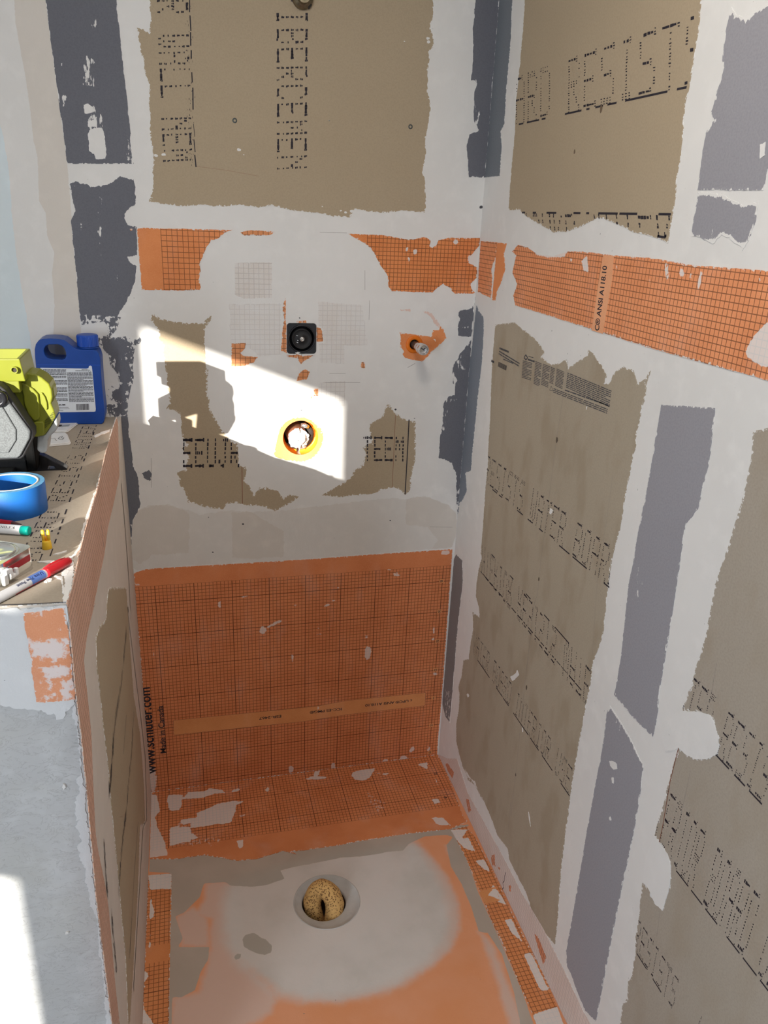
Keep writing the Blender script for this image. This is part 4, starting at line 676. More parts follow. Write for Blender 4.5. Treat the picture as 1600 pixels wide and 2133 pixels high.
build(mb, 'barcode', M['ink'], rp2, world=True)
mb = MB(); stroke(mb, FRW, [(0.478,1.2918),(0.4735,1.2822),(0.4907,1.2842),(0.478,1.2918)], .0010, hp); stroke(mb, FRW, [(0.3398,1.3314),(0.3329,1.3239),(0.3439,1.3211),(0.351,1.3271),(0.3398,1.3314)], .003, hp); build(mb, 'print_sign', M['ink_grey'], rp2, world=True)
blobs('dark_fleck', FRW, [circle(c, .004*r, 10, .0065*r) for c, r in zip([(0.5314,1.1925),(0.529,0.8774),(0.5354,0.6035),(0.536,0.3582)], (1, .8, .8, .5))], 0, .0011, mat_plain('pulled_paper', (.13, .10, .075), .9), rp2)
blobs('mud_chip', FRW, [[(0.4462,0.5763),(0.4686,0.5978),(0.4796,0.6155),(0.4903,0.6098),(0.4752,0.5875),(0.459,0.5735)], [(0.1876,0.3531),(0.1964,0.3612),(0.207,0.3618),(0.197,0.3499)], [(0.5412,1.0481),(0.5534,1.0471),(0.5474,1.0364),(0.5385,1.0358)], [(0.6208,0.3209),(0.6305,0.3111),(0.64,0.2943),(0.6276,0.3031)], [(0.6313,1.2843),(0.6347,1.2863),(0.6336,1.2795),(0.6312,1.2794)], [(0.5372,0.4969),(0.5425,0.497),(0.5455,0.4882),(0.5407,0.4865)]], 0, .0012, M['mud_smear'], rp2, clip=None)

RP3 = [(1.2525,1.4684),(1.1707,1.4015),(1.0982,1.3674),(1.074,1.3563),(1.0811,1.3185),(1.082,1.2849),(1.0779,1.2344),(1.0742,1.1968),(1.0644,1.1246),(1.068,1.0394),(1.0624,0.9948),(1.0617,0.9765),(1.0615,0.9492),(1.0566,0.9367),(1.0526,0.9061),(1.0538,0.9022),(1.0933,0.9283),(1.1133,0.9363),(1.1236,0.9288),(1.1376,0.9152),(1.1437,0.9019),(1.142,0.8885),(1.1248,0.866),(1.1046,0.8501),(1.0776,0.8386),(1.0624,0.8366),(1.0587,0.8108),(1.0562,0.772),(1.0537,0.7322),(1.0545,0.705),(1.0508,0.684),(1.0485,0.6494),(1.0685,0.6501),(1.0887,0.6481),(1.102,0.636),(1.1085,0.6066),(1.1088,0.5814),(1.1053,0.544),(1.0874,0.5361),(1.0714,0.5379),(1.0639,0.5454),(1.0441,0.5402),(1.047,0.512),(1.0534,0.4716),(1.0557,0.4258),(1.0629,0.4013),(1.0681,0.3449),(1.0603,0.3223),(1.0674,0.288),(1.0591,0.2552),(1.0711,0.1719),(1.3608,0.496),(1.4963,0.7316)]
rp3 = slab('drywall_panel', FRW, RP3, -.0003, t1, M['paper_end'], wall_right, rough=.0014, clip=CRW, label='greyish drywall panel with print at the frame edge')
row([(0.9961,0.8916),(1.2876,0.8809),(0.9998,0.975)], ' WATER RESISTS', 51, rp3, RP3, [(.47, .60), (.64, .72), (.75, .84), (.9, 1)], lw=.3)
row([(1.0042,0.6382),(1.3637,0.6426),(1.0057,0.7586)], 'INTERIOR BOARD USE', 52, rp3, RP3, [(.31, .40), (.42, .50), (.52, .60), (.66, .74), (.76, .84), (.86, .93)], lw=.3)
row([(1.0548,0.4),(1.1823,0.4018),(1.0513,0.4693)], 'RESISTS', 53, rp3, RP3, [(.1, .35), (.5, .7)])
row([(1.2082,0.4092),(1.2935,0.4122),(1.2134,0.4662)], ' USE', 54, rp3, RP3)
mb = MB(); stroke(mb, FRW, [(1.066,0.8619),(1.0613,0.8325),(1.0589,0.7709),(1.064,0.6817),(1.0637,0.6493)], .0016, hp); build(mb, 'brown_line', M['ink_red'], rp3, world=True)
mb = MB(); stroke(mb, FRW, [(1.1016,1.0189),(1.1056,0.9547)], .0005, hp); stroke(mb, FRW, [(1.098,0.8225),(1.0987,0.7542),(1.0969,0.6842)], .0005, hp); stroke(mb, FRW, [(1.1004,0.535),(1.1057,0.4834)], .0005, hp); build(mb, 'pencil_line', M['pencil'], rp3, world=True)
# compound dabs beside it
blobs('compound_dab', FRW, [[(1.0145,0.8303),(1.0362,0.8851),(1.0538,0.9022),(1.0933,0.9283),(1.1133,0.9363),(1.1236,0.9288),(1.1376,0.9152),(1.1437,0.9019),(1.142,0.8885),(1.1248,0.866),(1.1046,0.8501),(1.0776,0.8386),(1.0616,0.8392),(1.0538,0.8268),(1.0346,0.812)], [(1.0485,0.6494),(1.0685,0.6501),(1.0887,0.6481),(1.102,0.636),(1.1085,0.6066),(1.1088,0.5814),(1.1053,0.544),(1.0874,0.5361),(1.0639,0.5454),(1.0453,0.5452),(1.0393,0.5926)]], 0, .0016, M['mud_smear'], wall_right, rough=.001)

slab('joint_tape', FRW, [(0.8642,1.8819),(0.8784,1.8708),(0.8927,1.8653),(0.9092,1.865),(0.9395,1.8682),(1.0201,1.868),(1.1019,1.6145),(0.9989,1.6807),(0.9993,1.6549),(0.8594,1.6571),(0.857,1.6973),(0.8575,1.735),(0.8726,1.7469),(0.8605,1.7559),(0.8673,1.7862),(0.8732,1.8107),(0.8652,1.8193),(0.8618,1.8545)], -.0003, .0007, M['tape_light'], wall_right, rough=.0012, step=.003, grid=.01, clip=CRW, label='upper grey tape at the frame edge',
  soft=[(p, .006, .9) for p in ([(0.9752,1.7064),(0.9836,1.7107),(0.9895,1.6982),(0.9819,1.6913)], [(0.8591,1.7375),(0.8859,1.7483),(0.8837,1.7408),(0.8688,1.7288)], [(0.8623,1.8811),(0.9154,1.8707),(0.9123,1.8551),(0.8957,1.8557)])])
slab('joint_tape', FRW, [(0.8603,1.6543),(0.9256,1.6494),(0.941,1.6427),(0.9641,1.6374),(0.9951,1.6407),(0.9957,1.6158),(0.9925,1.6002),(0.9821,1.5801),(0.9614,1.5912),(0.932,1.5996),(0.917,1.588),(0.8968,1.5914),(0.866,1.5946),(0.8627,1.6218)], -.0003, .0007, M['tape_light'], wall_right, rough=.0022, step=.0025, grid=.007, clip=CRW, label='short scuffed grey tape above the orange band', soft=[([(0.8565,1.6586),(0.9381,1.6519),(0.995,1.6437),(0.9989,1.6311),(0.9509,1.6387),(0.865,1.6473)], .008, .95), ([(0.909,1.6141),(0.9389,1.6066),(0.976,1.5997),(0.999,1.5797),(0.9003,1.5802)], .008, .8)])
slab('joint_tape', FRW, [(0.8613,1.3431),(0.989,1.3684),(0.999,1.293),(0.9959,1.2176),(0.9754,1.1865),(0.9773,1.1394),(0.9814,1.0838),(0.9885,0.9493),(0.99,0.8956),(0.9965,0.8573),(0.9963,0.8107),(0.9384,0.8059),(0.871,0.8094),(0.8707,0.8416),(0.872,0.8777),(0.8572,1.0228),(0.8591,1.1314),(0.8627,1.2178)], -.0003, .0007, M['tape_light'], wall_right, rough=.0012, step=.003, grid=.009, clip=CRW, label='long grey tape right of the tall panel', soft=[([(0.8703,1.0833),(0.8899,1.0921),(0.9001,1.0077),(0.8776,0.996)], .01, .8)])
slab('joint_tape', FRW, [(0.863,0.7802),(0.8958,0.7756),(0.9395,0.7641),(0.9715,0.7492),(0.9858,0.7462),(0.9917,0.7081),(0.9947,0.652),(0.9964,0.5894),(0.9941,0.5087),(0.9936,0.4389),(0.9935,0.354),(0.9939,0.2751),(0.9957,0.1287),(0.9555,0.1087),(0.9162,0.1167),(0.89,0.1283),(0.8703,0.1289),(0.858,0.1588),(0.8593,0.2663),(0.8593,0.4121),(0.8587,0.5021),(0.8606,0.6149),(0.8627,0.6874),(0.8577,0.7598)], -.0003, .0007, M['tape_light'], wall_right, rough=.0010, step=.003, grid=.009, clip=CRW, label='lowest grey tape on the right wall', soft=[([(0.8576,0.782),(0.8882,0.7812),(0.9369,0.7729),(0.988,0.7479),(0.9715,0.7492),(0.9151,0.7495),(0.8903,0.7533)], .014, .75)])
blobs('mud_chip', FRW, [[(0.8906,0.6783),(0.9006,0.6862),(0.9147,0.6898),(0.9198,0.6825),(0.9074,0.6733),(0.8968,0.6717)], [(0.9071,0.6531),(0.9131,0.658),(0.9159,0.648),(0.911,0.6439)], [(0.9212,0.5718),(0.924,0.5775),(0.9286,0.5745),(0.9238,0.5694)], [(0.9764,1.7087),(0.9852,1.7118),(0.9903,1.6957),(0.9815,1.6925)]], 0, .0012, M['mud_smear'], wall_right)
# corner tape, right wall side
slab('joint_tape', FRW, [(-0.0358,2.194),(0.0681,2.1669),(0.0788,2.0503),(0.0902,1.9692),(0.0892,1.8797),(0.0953,1.8075),(0.0774,1.7939),(0.0909,1.7604),(0.0949,1.6994),(-0.0034,1.6992)], -.0003, .0007, mat_patch('grey_tape_corner', (.18, .20, .23), (.20, .22, .25), scuff=1, scuff_w=.003), wall_right, rough=.0004, grid=.006, clip=CRW, label='upper blue-grey corner tape strip')
slab('joint_tape', FRW, [(0.0134,1.4011),(0.0326,1.3886),(0.0668,1.3781),(0.077,1.3575),(0.0844,1.2846),(0.0806,1.2124),(0.0783,1.1996),(0.076,1.1363),(0.0724,1.0384),(0.0728,0.9786),(0.0348,0.9595),(0.0549,0.9147),(0.0295,0.8776),(0.0079,0.8626),(0.0054,0.8292),(-0.0329,0.8145),(-0.0355,1.0066),(-0.0312,1.2406),(0.0057,1.2709)], -.0003, .0007, mat_patch('grey_tape_corner_low', (.21, .235, .28), (.23, .255, .30), scuff=1, scuff_w=.004), wall_right, rough=.0008, grid=.006, clip=CRW, label='blue-grey corner tape strip under the band')
slab('joint_tape', FRW, [(-0.0111,0.6709),(0.0165,0.7091),(0.0655,0.713),(0.0844,0.6532),(0.0775,0.5759),(0.0738,0.4595),(0.0779,0.3028),(0.0787,0.1787),(0.0357,0.1693),(0.0008,0.1966),(-0.008,0.2885),(-0.0102,0.451),(-0.0075,0.6084)], -.0003, .0007, mat_patch('grey_tape_corner_foot', (.23, .22, .225), (.25, .24, .245), scuff=1, scuff_w=.004, sy=.4), wall_right, rough=.001, grid=.006, clip=CRW, label='faded corner tape beside the big orange sheet', soft=[([(0.0111,0.2546),(0.0685,0.2966),(0.0835,0.1821),(0.0316,0.1621)], .008, .8)])
# orange band on the right wall
M['band_rw'] = mat_membrane('membrane_band_right_wall', .0098, *[(0.6725,1.5036)][0], heavy=False, base=(.84, .335, .15), mudc=(.80, .78, .76))
BANDSM = [(p, .004, 1) for p in ([(0.5396,1.5397),(0.5588,1.551),(0.568,1.5313),(0.5744,1.5217),(0.5512,1.5251)], [(0.4938,1.5421),(0.5016,1.5425),(0.502,1.5356),(0.4957,1.5352)], [(0.8088,1.5536),(0.8164,1.5541),(0.8264,1.5294),(0.8193,1.5273)], [(0.85,1.5507),(0.8604,1.5487),(0.8621,1.5351),(0.855,1.5345)], [(0.9005,1.5476),(0.9071,1.5481),(0.9044,1.5199),(0.8998,1.5275)], [(0.7698,1.5305),(0.7763,1.531),(0.7776,1.5229),(0.7731,1.5234)], [(0.8756,1.5457),(0.8825,1.5462),(0.883,1.5368),(0.8784,1.5365)], [(1.0239,1.5508),(1.0274,1.5511),(1.0289,1.544),(1.0261,1.5438)], [(0.6653,1.5396),(0.6728,1.5401),(0.6719,1.5344),(0.6666,1.535)], [(0.302,1.5523),(0.361,1.5475),(0.4809,1.5537),(0.4677,1.5423),(0.4,1.5384),(0.3442,1.5398)], [(1.0351,1.4738),(1.0565,1.4989),(1.0708,1.4984),(1.0884,1.4433),(1.0485,1.4433),(1.0266,1.4522)])]
slab('membrane_band', FRW, [(0.0077,1.5542),(0.1152,1.5555),(0.1165,1.5263),(0.0936,1.4943),(0.1062,1.4687),(0.1076,1.4278),(0.0167,1.4333),(0.0102,1.4884)], -.0003, .0008, M['band_rw'], wall_right, rough=.0008, step=.002, grid=.005, clip=CRW, label='narrow gridded orange piece in the corner')
bandr = slab('membrane_band', FRW, [(0.2396,1.5553),(0.2921,1.5518),(0.3439,1.5409),(0.4169,1.5412),(0.4809,1.5537),(0.5274,1.556),(0.5861,1.5564),(0.654,1.5562),(0.7726,1.5585),(0.8751,1.5551),(0.9619,1.5572),(1.0377,1.5585),(1.1914,1.557),(1.234,1.4273),(1.0869,1.4258),(1.0491,1.4269),(0.9607,1.4245),(0.8129,1.4232),(0.6236,1.4249),(0.4211,1.4269),(0.2566,1.4275),(0.2407,1.4467),(0.2556,1.4731),(0.2227,1.4952),(0.2347,1.5329),(0.209,1.5397)], -.0003, .0008, M['band_rw'], wall_right, rough=.0008, step=.0025, grid=.006, clip=CRW, label='long orange gridded band with printed strip', soft=BANDSM)
slab('membrane_band', FRW, [(0.1152,1.5555),(0.1737,1.5554),(0.1622,1.5331),(0.1786,1.5003),(0.1631,1.4692),(0.144,1.4501),(0.1357,1.4249),(0.116,1.4242)], -.0003, .0008, M['orange_plain'], wall_right, rough=.0009, step=.002, grid=.005, clip=CRW, label='plain orange sliver near the corner')
M['tag_rw'] = mat_membrane('membrane_print_strip_band', lines=0.0, base=(.83, .40, .21), rag=0.0)
slab('print_strip', FRW, [(0.6178,1.5549),(0.6543,1.555),(0.6593,1.5153),(0.6536,1.4231),(0.6125,1.4233),(0.6144,1.5115)], .0007, .0011, M['tag_rw'], bandr, grid=.01, rough=.0002, clip=CRW)
text_at('C® ANSI A118.10', [(0.6389,1.4257),(0.6363,1.5376)], .0155, .02, bandr, None, FRW, .0013)
# skirting strip of the sheet, skimmed over, along the foot of the wall
M['skirt'] = mat_membrane('membrane_skimmed', .0105, 0, .004, heavy=False, base=(.70, .55, .48), veil=.35, lines=.5)
base_r = slab('baseboard_right', FRW, [(.001, .002)]+[(0.0815,0.049),(0.1603,0.1108),(0.2633,0.0722),(0.4032,0.0824),(0.5396,0.0913),(0.6408,0.0928),(0.7582,0.1086),(0.8582,0.1069),(0.9501,0.0996),(0.9937,0.1064)]+[(1.3, .12), (1.3, .002)], .0, .0009, M['skirt'], None, rough=.0008, grid=.007, clip=(.001, 1.3, .001, 2), kind='structure')
M['skirt_red'] = mat_membrane('membrane_peeping', .0105, 0, .004, heavy=False, base=(.70, .26, .12), veil=.05)
for poly in ([(0.0704,0.0198),(0.0921,0.0405),(0.1496,0.0497),(0.1393,0.0212),(0.0979,0.0146)], [(0.255,0.0426),(0.2736,0.0605),(0.3007,0.0405),(0.2834,0.0188)], [(0.4562,0.0278),(0.4757,0.0528),(0.4894,0.0235),(0.4676,0.008)], [(0.7256,0.0548),(0.7405,0.0662),(0.7913,0.0558),(0.7804,0.0258),(0.7589,0.034)], [(0.572,0.0471),(0.5857,0.0613),(0.5877,0.0399),(0.578,0.0326)], [(0.4994,0.0335),(0.5149,0.0459),(0.5173,0.0363)]):
    slab('membrane_peep', FRW, poly, .0006, .0013, M['skirt_red'], base_r, rough=.001, step=.002, grid=.004, soft=[(poly, .004, .35)])
mb = MB(); bl = [np.array(p) for p in [(0.5477,-0.0114),(0.5489,0.0639)]]; rnd = random.Random(8)
stroke(mb, FRW, [(0.5479,-0.0124),(0.5385,-0.0089),(0.5476,0.0128),(0.5407,0.0208),(0.5462,0.0325),(0.546,0.0473),(0.5489,0.0639)], .0022, .0012); build(mb, 'scrawl', M['ink'], base_r, world=True)

# ================================================================ HALF WALL SURFACES
# inner face
M['half_membrane'] = mat_membrane('membrane_half_wall', .0105, .02, .01, heavy=False, base=(.70, .40, .28), mudc=(.64, .57, .50), veil=.12)
slab('membrane_sheet', FL, [(0.1285,1.1548),(0.4209,1.1633),(0.6315,1.1528),(0.8095,1.1584),(0.9751,1.1487),(1.0256,1.1518),(1.0211,1.1509),(1.0192,1.1309),(1.034,1.045),(1.0315,0.9676),(1.0412,0.8544),(1.043,0.8451),(1.0618,0.7219),(1.0588,0.6137),(1.0567,0.4687),(0.9912,0.3793),(0.9923,0.4581),(0.9729,0.6068),(0.9795,0.6543),(1.0049,0.7473),(1.0113,0.784),(0.9851,0.849),(0.9536,0.9101),(0.9498,0.9699),(0.9485,1.0253),(0.8895,1.0346),(0.7818,1.0269),(0.8297,1.0323),(0.6079,1.0287),(0.5083,1.0409),(0.3366,1.0354),(0.1821,1.0363),(0.1559,1.0709),(0.1066,1.138)], -.0003, .0008, M['half_membrane'], wall_divider, rough=.0006, step=.004, grid=.01, label='orange-brown striped sheet along the half wall edge')
lpan = slab('drywall_panel', FL, [(0.8063,0.9808),(0.7522,0.9684),(0.6629,0.9335),(0.616,0.951),(0.583,0.9546),(0.2447,0.7872),(0.2736,0.6526),(0.2874,0.5247),(0.2087,0.3596),(0.2225,0.214),(0.276,0.1396),(0.4105,0.2493),(0.5657,0.2231),(0.7456,0.227),(0.8858,0.2357),(0.9032,0.2593),(0.8521,0.3551),(0.8423,0.4766),(0.8342,0.5487),(0.8343,0.6326),(0.8307,0.6819),(0.822,0.7386),(0.8267,0.8283),(0.8251,0.8861),(0.8315,0.9448)], -.0003, .0006, M['paper_worn'], wall_divider, rough=.002, step=.004, grid=.01, label='brown drywall strip down the half wall face')
mb = MB(); rnd = random.Random(11)
def fleck_band(a, b, w, n):
    a, b = np.array(a), np.array(b)
    for _ in range(n):
        t = rnd.random(); c = a+(b-a)*t+np.array((rnd.uniform(-w, w), 0)); L = rnd.uniform(.006, .022)
        stroke(mb, FL, [c, c+np.array((rnd.uniform(-.003, .003), L))], rnd.uniform(.0010, .0024), .0009)
pts = [(0.3427,0.7154),(0.5127,0.7059),(0.6876,0.7271),(0.8006,0.7084),(0.8344,0.7031)]
for a, b in zip(pts, pts[1:]): fleck_band(a, b, .020, 34)
pts = [(0.3207,0.4952),(0.4412,0.4816),(0.5561,0.4917),(0.6476,0.492),(0.7133,0.507),(0.7975,0.5121),(0.8619,0.5046)]
for a, b in zip(pts, pts[1:]): fleck_band(a, b, .016, 20)
build(mb, 'print_row', M['ink_grey'], lpan, world=True)
mb = MB()
for pts in ([(0.9497,0.6998),(0.9607,0.663),(0.9688,0.6106)], [(0.9528,0.5595),(0.959,0.5059),(0.9631,0.4528)]):
    pts = [np.array(p) for p in pts]
    for a, b in zip(pts, pts[1:]): fleck_band(a, b, .006, 18)
for pts in ([(0.485,0.6111),(0.6035,0.6041)], [(0.4468,0.2942),(0.6206,0.308),(0.7946,0.299)], [(0.7157,0.3007),(0.812,0.3069)], [(0.609,1.103),(0.6029,1.043)]): stroke(mb, FL, pts, .0025, .0009)
build(mb, 'scratch_marks', M['ink_grey'], wall_divider, world=True)
# bead of compound in the inner corner
mb = MB(); pts = [(0.1451,1.0056),(0.14,0.9014),(0.1531,0.7729),(0.1878,0.6878),(0.256,0.7415),(0.2057,0.5777),(0.1492,0.3936),(0.1084,0.2241),(0.15,0.1536),(0.2244,0.0929),(0.3501,0.1782),(0.5269,0.1827),(0.6679,0.1913),(0.7892,0.1988)]
stroke(mb, FL, pts, .016, .0011); build(mb, 'compound_bead', M['mud_bounce'], wall_divider, world=True)
# cap board of the half wall
ED = [(-0.0098,0.0026),(-0.0101,0.1516),(-0.0072,0.3807),(-0.0067,0.503),(-0.0049,0.5878),(-0.0049,0.614),(-0.005,0.6539),(-0.0041,0.71),(-0.0057,0.7447),(-0.0048,0.7739),(-0.0028,0.8136),(-0.0023,0.8434),(-0.0062,0.8712),(-0.011,0.8841),(-0.0047,0.9018),(-0.0004,0.9764),(-0.0007,1.0206)]
M['paper_cap'] = mat_patch('drywall_paper_cap', (.43, .375, .305), (.40, .345, .275), scuff=1, scuff_w=.006)
cap = slab('drywall_panel', FT, [(-.36, .001)]+[(-0.0105,0.0026),(-0.0072,0.3807),(-0.0049,0.5878),(-0.0034,0.7101),(-0.0047,0.7616),(-0.0022,0.825),(-0.0036,0.8611),(-0.0089,0.881)]+[(-0.0021,0.9088),(-0.0004,0.9764),(-0.0003,1.022),(-0.0748,1.0184)]+[(-.36, 1.01)], .0, .0010, M['paper_cap'], wall_divider, rough=.0006, step=.004, grid=.012, clip=(-.36, .0, 0, 1.02), label='brown drywall board capping the half wall')
hc = .0013
CAPC = [(-.36, .0), (-.004, .0), (-.004, .99), (-.36, .99)]
print_row('print_row', FT, *[(-0.0488,0.8846),(-0.0474,0.083),(-0.0797,0.8794)], 'BOARD RESISTS WATER', hc, cap, seed=61, skip=.16, clip=CAPC, sub=2, ll=1.2, lw=.42)
mb = MB(); bl = [(-0.0481,0.0877),(-0.0425,0.3554),(-0.0392,0.5278),(-0.0699,0.5734),(-0.0414,0.7392),(-0.0395,0.8726)]; p0, p1 = np.array(bl[0]), np.array(bl[5])
rnd = random.Random(4); x = 0
while x < 1:
    w = rnd.uniform(.01, .035); stroke(mb, FT, [p0+(p1-p0)*x, p0+(p1-p0)*min(1, x+w)], .0028*rnd.uniform(.5, 1.1), hc); x += w+rnd.uniform(.012, .05)
build(mb, 'print_bar', M['ink'], cap, world=True)
blobs('edge_compound', FT, [[tuple(np.array(p)+np.array((.0005, 0))) for p in ED]+[tuple(np.array(p)+np.array((-w, 0))) for p, w in zip(ED[::-1], (.003, .007, .012, .007, .003, .003, .002, .004, .003, .004, .003, .002, .001, .001, .001, .001, .001))]], 0, .0022, M['mud_smear'], wall_divider, rough=.0016)
blobs('mud_chip', FT, [[(-0.0448,0.1917),(-0.0308,0.1584),(-0.0145,0.133),(-0.0149,0.1555),(-0.029,0.1805),(-0.0403,0.2091)], [(-0.0353,0.9573),(-0.0325,0.9489),(-0.028,0.9482),(-0.0265,0.9544),(-0.031,0.9595)], [(-0.0175,0.9301),(-0.0128,0.9198),(-0.0078,0.927),(-0.0093,0.9392),(-0.0149,0.9413)], [(-0.0245,0.9397),(-0.0157,0.9442),(-0.0122,0.9538),(-0.009,0.9749),(-0.0041,0.9928),(-0.0053,1.0009),(-0.0094,0.9946),(-0.0108,0.9746),(-0.0158,0.9532)], [(-0.0367,0.8662),(-0.0266,0.8574),(-0.0196,0.8532),(-0.0196,0.8585),(-0.0306,0.8655)], [(-0.0536,0.8887),(-0.0401,0.886),(-0.0272,0.8915),(-0.0399,0.8959)]], .0008, .0024, M['mud_smear'], wall_divider)
mb = MB(); stroke(mb, FT, [(-0.0753,1.0157),(-0.0377,1.0188),(-0.0007,1.0206)], .0024, .0013); build(mb, 'board_joint', M['ink_grey'], wall_divider, world=True)
# end face: cement board with compound at the top
def mat_cement():
    n = N('grey_cement_board'); p = geo_pos(n)
    c = n.mix(n.noise(p, 9, 5), (.58, .585, .59), (.47, .475, .475))
    c = n.mix(n.math('MULTIPLY', n.step(n.noise(p, 30, 5), .45, .7), .5), c, (.63, .64, .65))
    w = n.math('ABSOLUTE', n.math('SUBTRACT', n.noise(n.stretch(p, .8, .8, 1.5), 42, 5, .65, 0, 1.2), .5))
    c = n.mix(n.math('MULTIPLY', n.step(w, .014, .003), .5), c, (.34, .335, .33))
    c = n.mix(n.math('MULTIPLY', n.step(n.noise(p, 6, 3), .5, .75), .35), c, (.56, .55, .49))
    return n.done(c, .9, n.bump(n.math('ADD', n.noise(p, 90, 5), n.step(w, .0, .02)), .3, .0015))
M['cement'] = mat_cement()
M['mud_end'] = mat_mud('joint_compound_end', (.71, .72, .73), .6)
endb = slab('cement_board', FE, [(-.36, 0), (0, 0), (0, 1.148), (-.36, 1.148)], -.001, .0012, M['cement'], wall_divider, grid=.03, back=True, label='grey cement board on the half wall end')
slab('compound_skim', FE, [(-0.151,1.1545),(-0.0748,1.1484),(-0.0331,1.1473),(-0.0018,1.1479),(-0.0012,1.1175),(-0.0021,1.062),(-0.0028,1.008),(-0.0089,0.9992),(-0.0174,0.9888),(-0.0267,0.9872),(-0.0302,0.9963),(-0.0377,0.9963),(-0.0443,1.0039),(-0.0576,1.0047),(-0.0703,1.0082),(-0.0772,1.0119),(-0.0912,1.0156),(-0.1706,1.0248)], .0008, .0024, M['mud_end'], endb, rough=.0035, step=.003, grid=.01, clip=(-.36, .0, 0, 1.15), label='rough white compound across the top of the end')
M['end_orange'] = mat_membrane('membrane_scraped', lines=0.0, base=(.80, .33, .16), veil=.04, mudc=(.80, .77, .77))
slab('membrane_sheet', FE, [(-0.0499,1.1419),(-0.0264,1.1441),(-0.0029,1.1446),(-0.0025,1.1264),(-0.0021,1.0856),(-0.0029,1.0146),(-0.0254,1.0146),(-0.049,1.0154),(-0.0487,1.0509),(-0.0483,1.0869),(-0.0492,1.1169)], .0020, .0031, M['end_orange'], endb, rough=.0015, step=.003, grid=.006, clip=(-.36, .0, 0, 1.15), label='scraped orange patch near the top of the end',
  soft=[(p, .018, k) for p, k in (([(-0.0499,1.1419),(-0.0029,1.1446),(-0.0029,1.0146),(-0.049,1.0154)], .36), ([(-0.0332,1.1464),(-0.0226,1.1403),(-0.0261,1.1338),(-0.0411,1.1386)], .8), ([(-0.0221,1.1317),(-0.0031,1.1351),(-0.0021,1.0856),(-0.0171,1.0961)], .55), ([(-0.049,1.1064),(-0.0062,1.1039),(-0.003,1.0767),(-0.0479,1.078)], .9), ([(-0.0416,1.0701),(-0.0036,1.0695),(-0.0043,1.0475),(-0.0235,1.0479),(-0.0404,1.0407)], .85), ([(-0.0367,1.0477),(-0.0233,1.0498),(-0.0268,1.0148),(-0.0477,1.0137)], .75), ([(-0.0191,1.0474),(0.0002,1.047),(-0.0032,1.0118),(-0.0283,1.015)], .8))])
slab('compound_strip', FE, [(-0.0035,1.0081),(-0.0047,0.9794),(-0.0037,0.9399),(-0.0055,0.8151),(-0.007,0.7904),(-0.0073,0.679),(-0.0076,0.5591),(-0.0079,0.4069),(-0.0126,0.4083),(-0.0116,0.475),(-0.0093,0.5554),(-0.0116,0.5705),(-0.0078,0.6402),(-0.0152,0.6673),(-0.0167,0.7116),(-0.0179,0.7435),(-0.0228,0.7628),(-0.0227,0.7773),(-0.0169,0.7833),(-0.0175,0.8048),(-0.022,0.8127),(-0.0145,0.8236),(-0.0194,0.822),(-0.0196,0.8541),(-0.012,0.8675),(-0.0145,0.8908),(-0.0078,0.8959),(-0.005,0.9599),(-0.0058,0.9834),(-0.0109,0.9937)], .0008, .0022, M['mud_end'], endb, rough=.003, step=.003, grid=.008, clip=(-.36, .0, 0, 1.15), label='white compound strip down the corner')
for c in [(-0.0406,0.7564)]: screw(FE, c, .0058, endb)
blobs('mud_chip', FE, [[(-0.0325,0.8834),(-0.0287,0.8869),(-0.0273,0.8805),(-0.0309,0.8759)], [(-0.0527,0.6252),(-0.0489,0.6267),(-0.0493,0.6248),(-0.0522,0.6239)]], 0, .004, M['mud_smear'], endb)
# ================================================================ FITTINGS IN THE SHOWER
M['dark'] = mat_plain('cavity_dark', (.035, .028, .024), .9)
M['black_plastic'] = mat_plain('black_plastic', (.016, .016, .019), .18, scale=60)
M['black_matte'] = mat_plain('black_rubber', (.020, .020, .022), .6)
M['chrome'] = mat_plain('chrome', (.72, .72, .72), .25, .9, var=.2, scale=120)
M['brass'] = mat_plain('dull_brass', (.30, .25, .17), .35, .9, var=.4, scale=90)
def cavity(name, c, r, depth, wall_o, h=-.10):
    mb = MB(); Mx = Matrix.Translation(FB.at(c[0], c[1], 0)) @ Matrix.Rotation(math.pi/2, 4, 'X')
    mb.lathe([(r, -.099), (r, -.099-depth), (0, -.099-depth)], 28, Mx, caps=False)
    return build(mb, name, M['dark'], wall_o, world=True)
cavity('cavity', OUTLET_C, .06, .03, wall_back); cavity('cavity', PIPE_C, .03, .02, wall_back)
cavity('cavity', vc, .06, .02, wall_back)

# mixing valve behind its square opening
vl = FB.at(vc[0], vc[1], 0)
valve = thing('shower_valve', 'black shower mixing valve in a square opening of the back wall', 'valve', vl)
hw = (VALVE[1][0]-VALVE[0][0])/2-.0008; hh = (VALVE[0][1]-VALVE[3][1])/2-.0008
RX = Matrix.Rotation(math.pi/2, 4, 'X')          # lathe axis towards the room (-y)
LOC = Frame((0,0,0), (1,0,0), (0,0,1), (0,-1,0))
o_ = rrect(hw, hh, .0072); i_ = circle((0, -.0005), .0335, 40)
build(prism(LOC, o_, -.012, .0016, holes=[i_]), 'guard_plate', M['black_plastic'], valve, bevel=.0006)
mb = MB(); mb.lathe([(.0335, -.03), (.0335, .004), (.0318, .0052), (.0302, .004), (.0302, -.03)], 48, RX, caps=False); build(mb, 'guard_ring', M['black_plastic'], valve)
mb = MB(); mb.lathe([(.0302, -.045), (.0302, -.02), (.024, -.02)], 40, RX, caps=False); mb.lathe([(.0245, -.045), (.0245, .006), (.0235, .0075), (.0225, .0065), (.0215, .004), (.010, .0035), (.009, .006), (0, .006)], 44, RX, caps=False); build(mb, 'cartridge', M['black_matte'], valve)
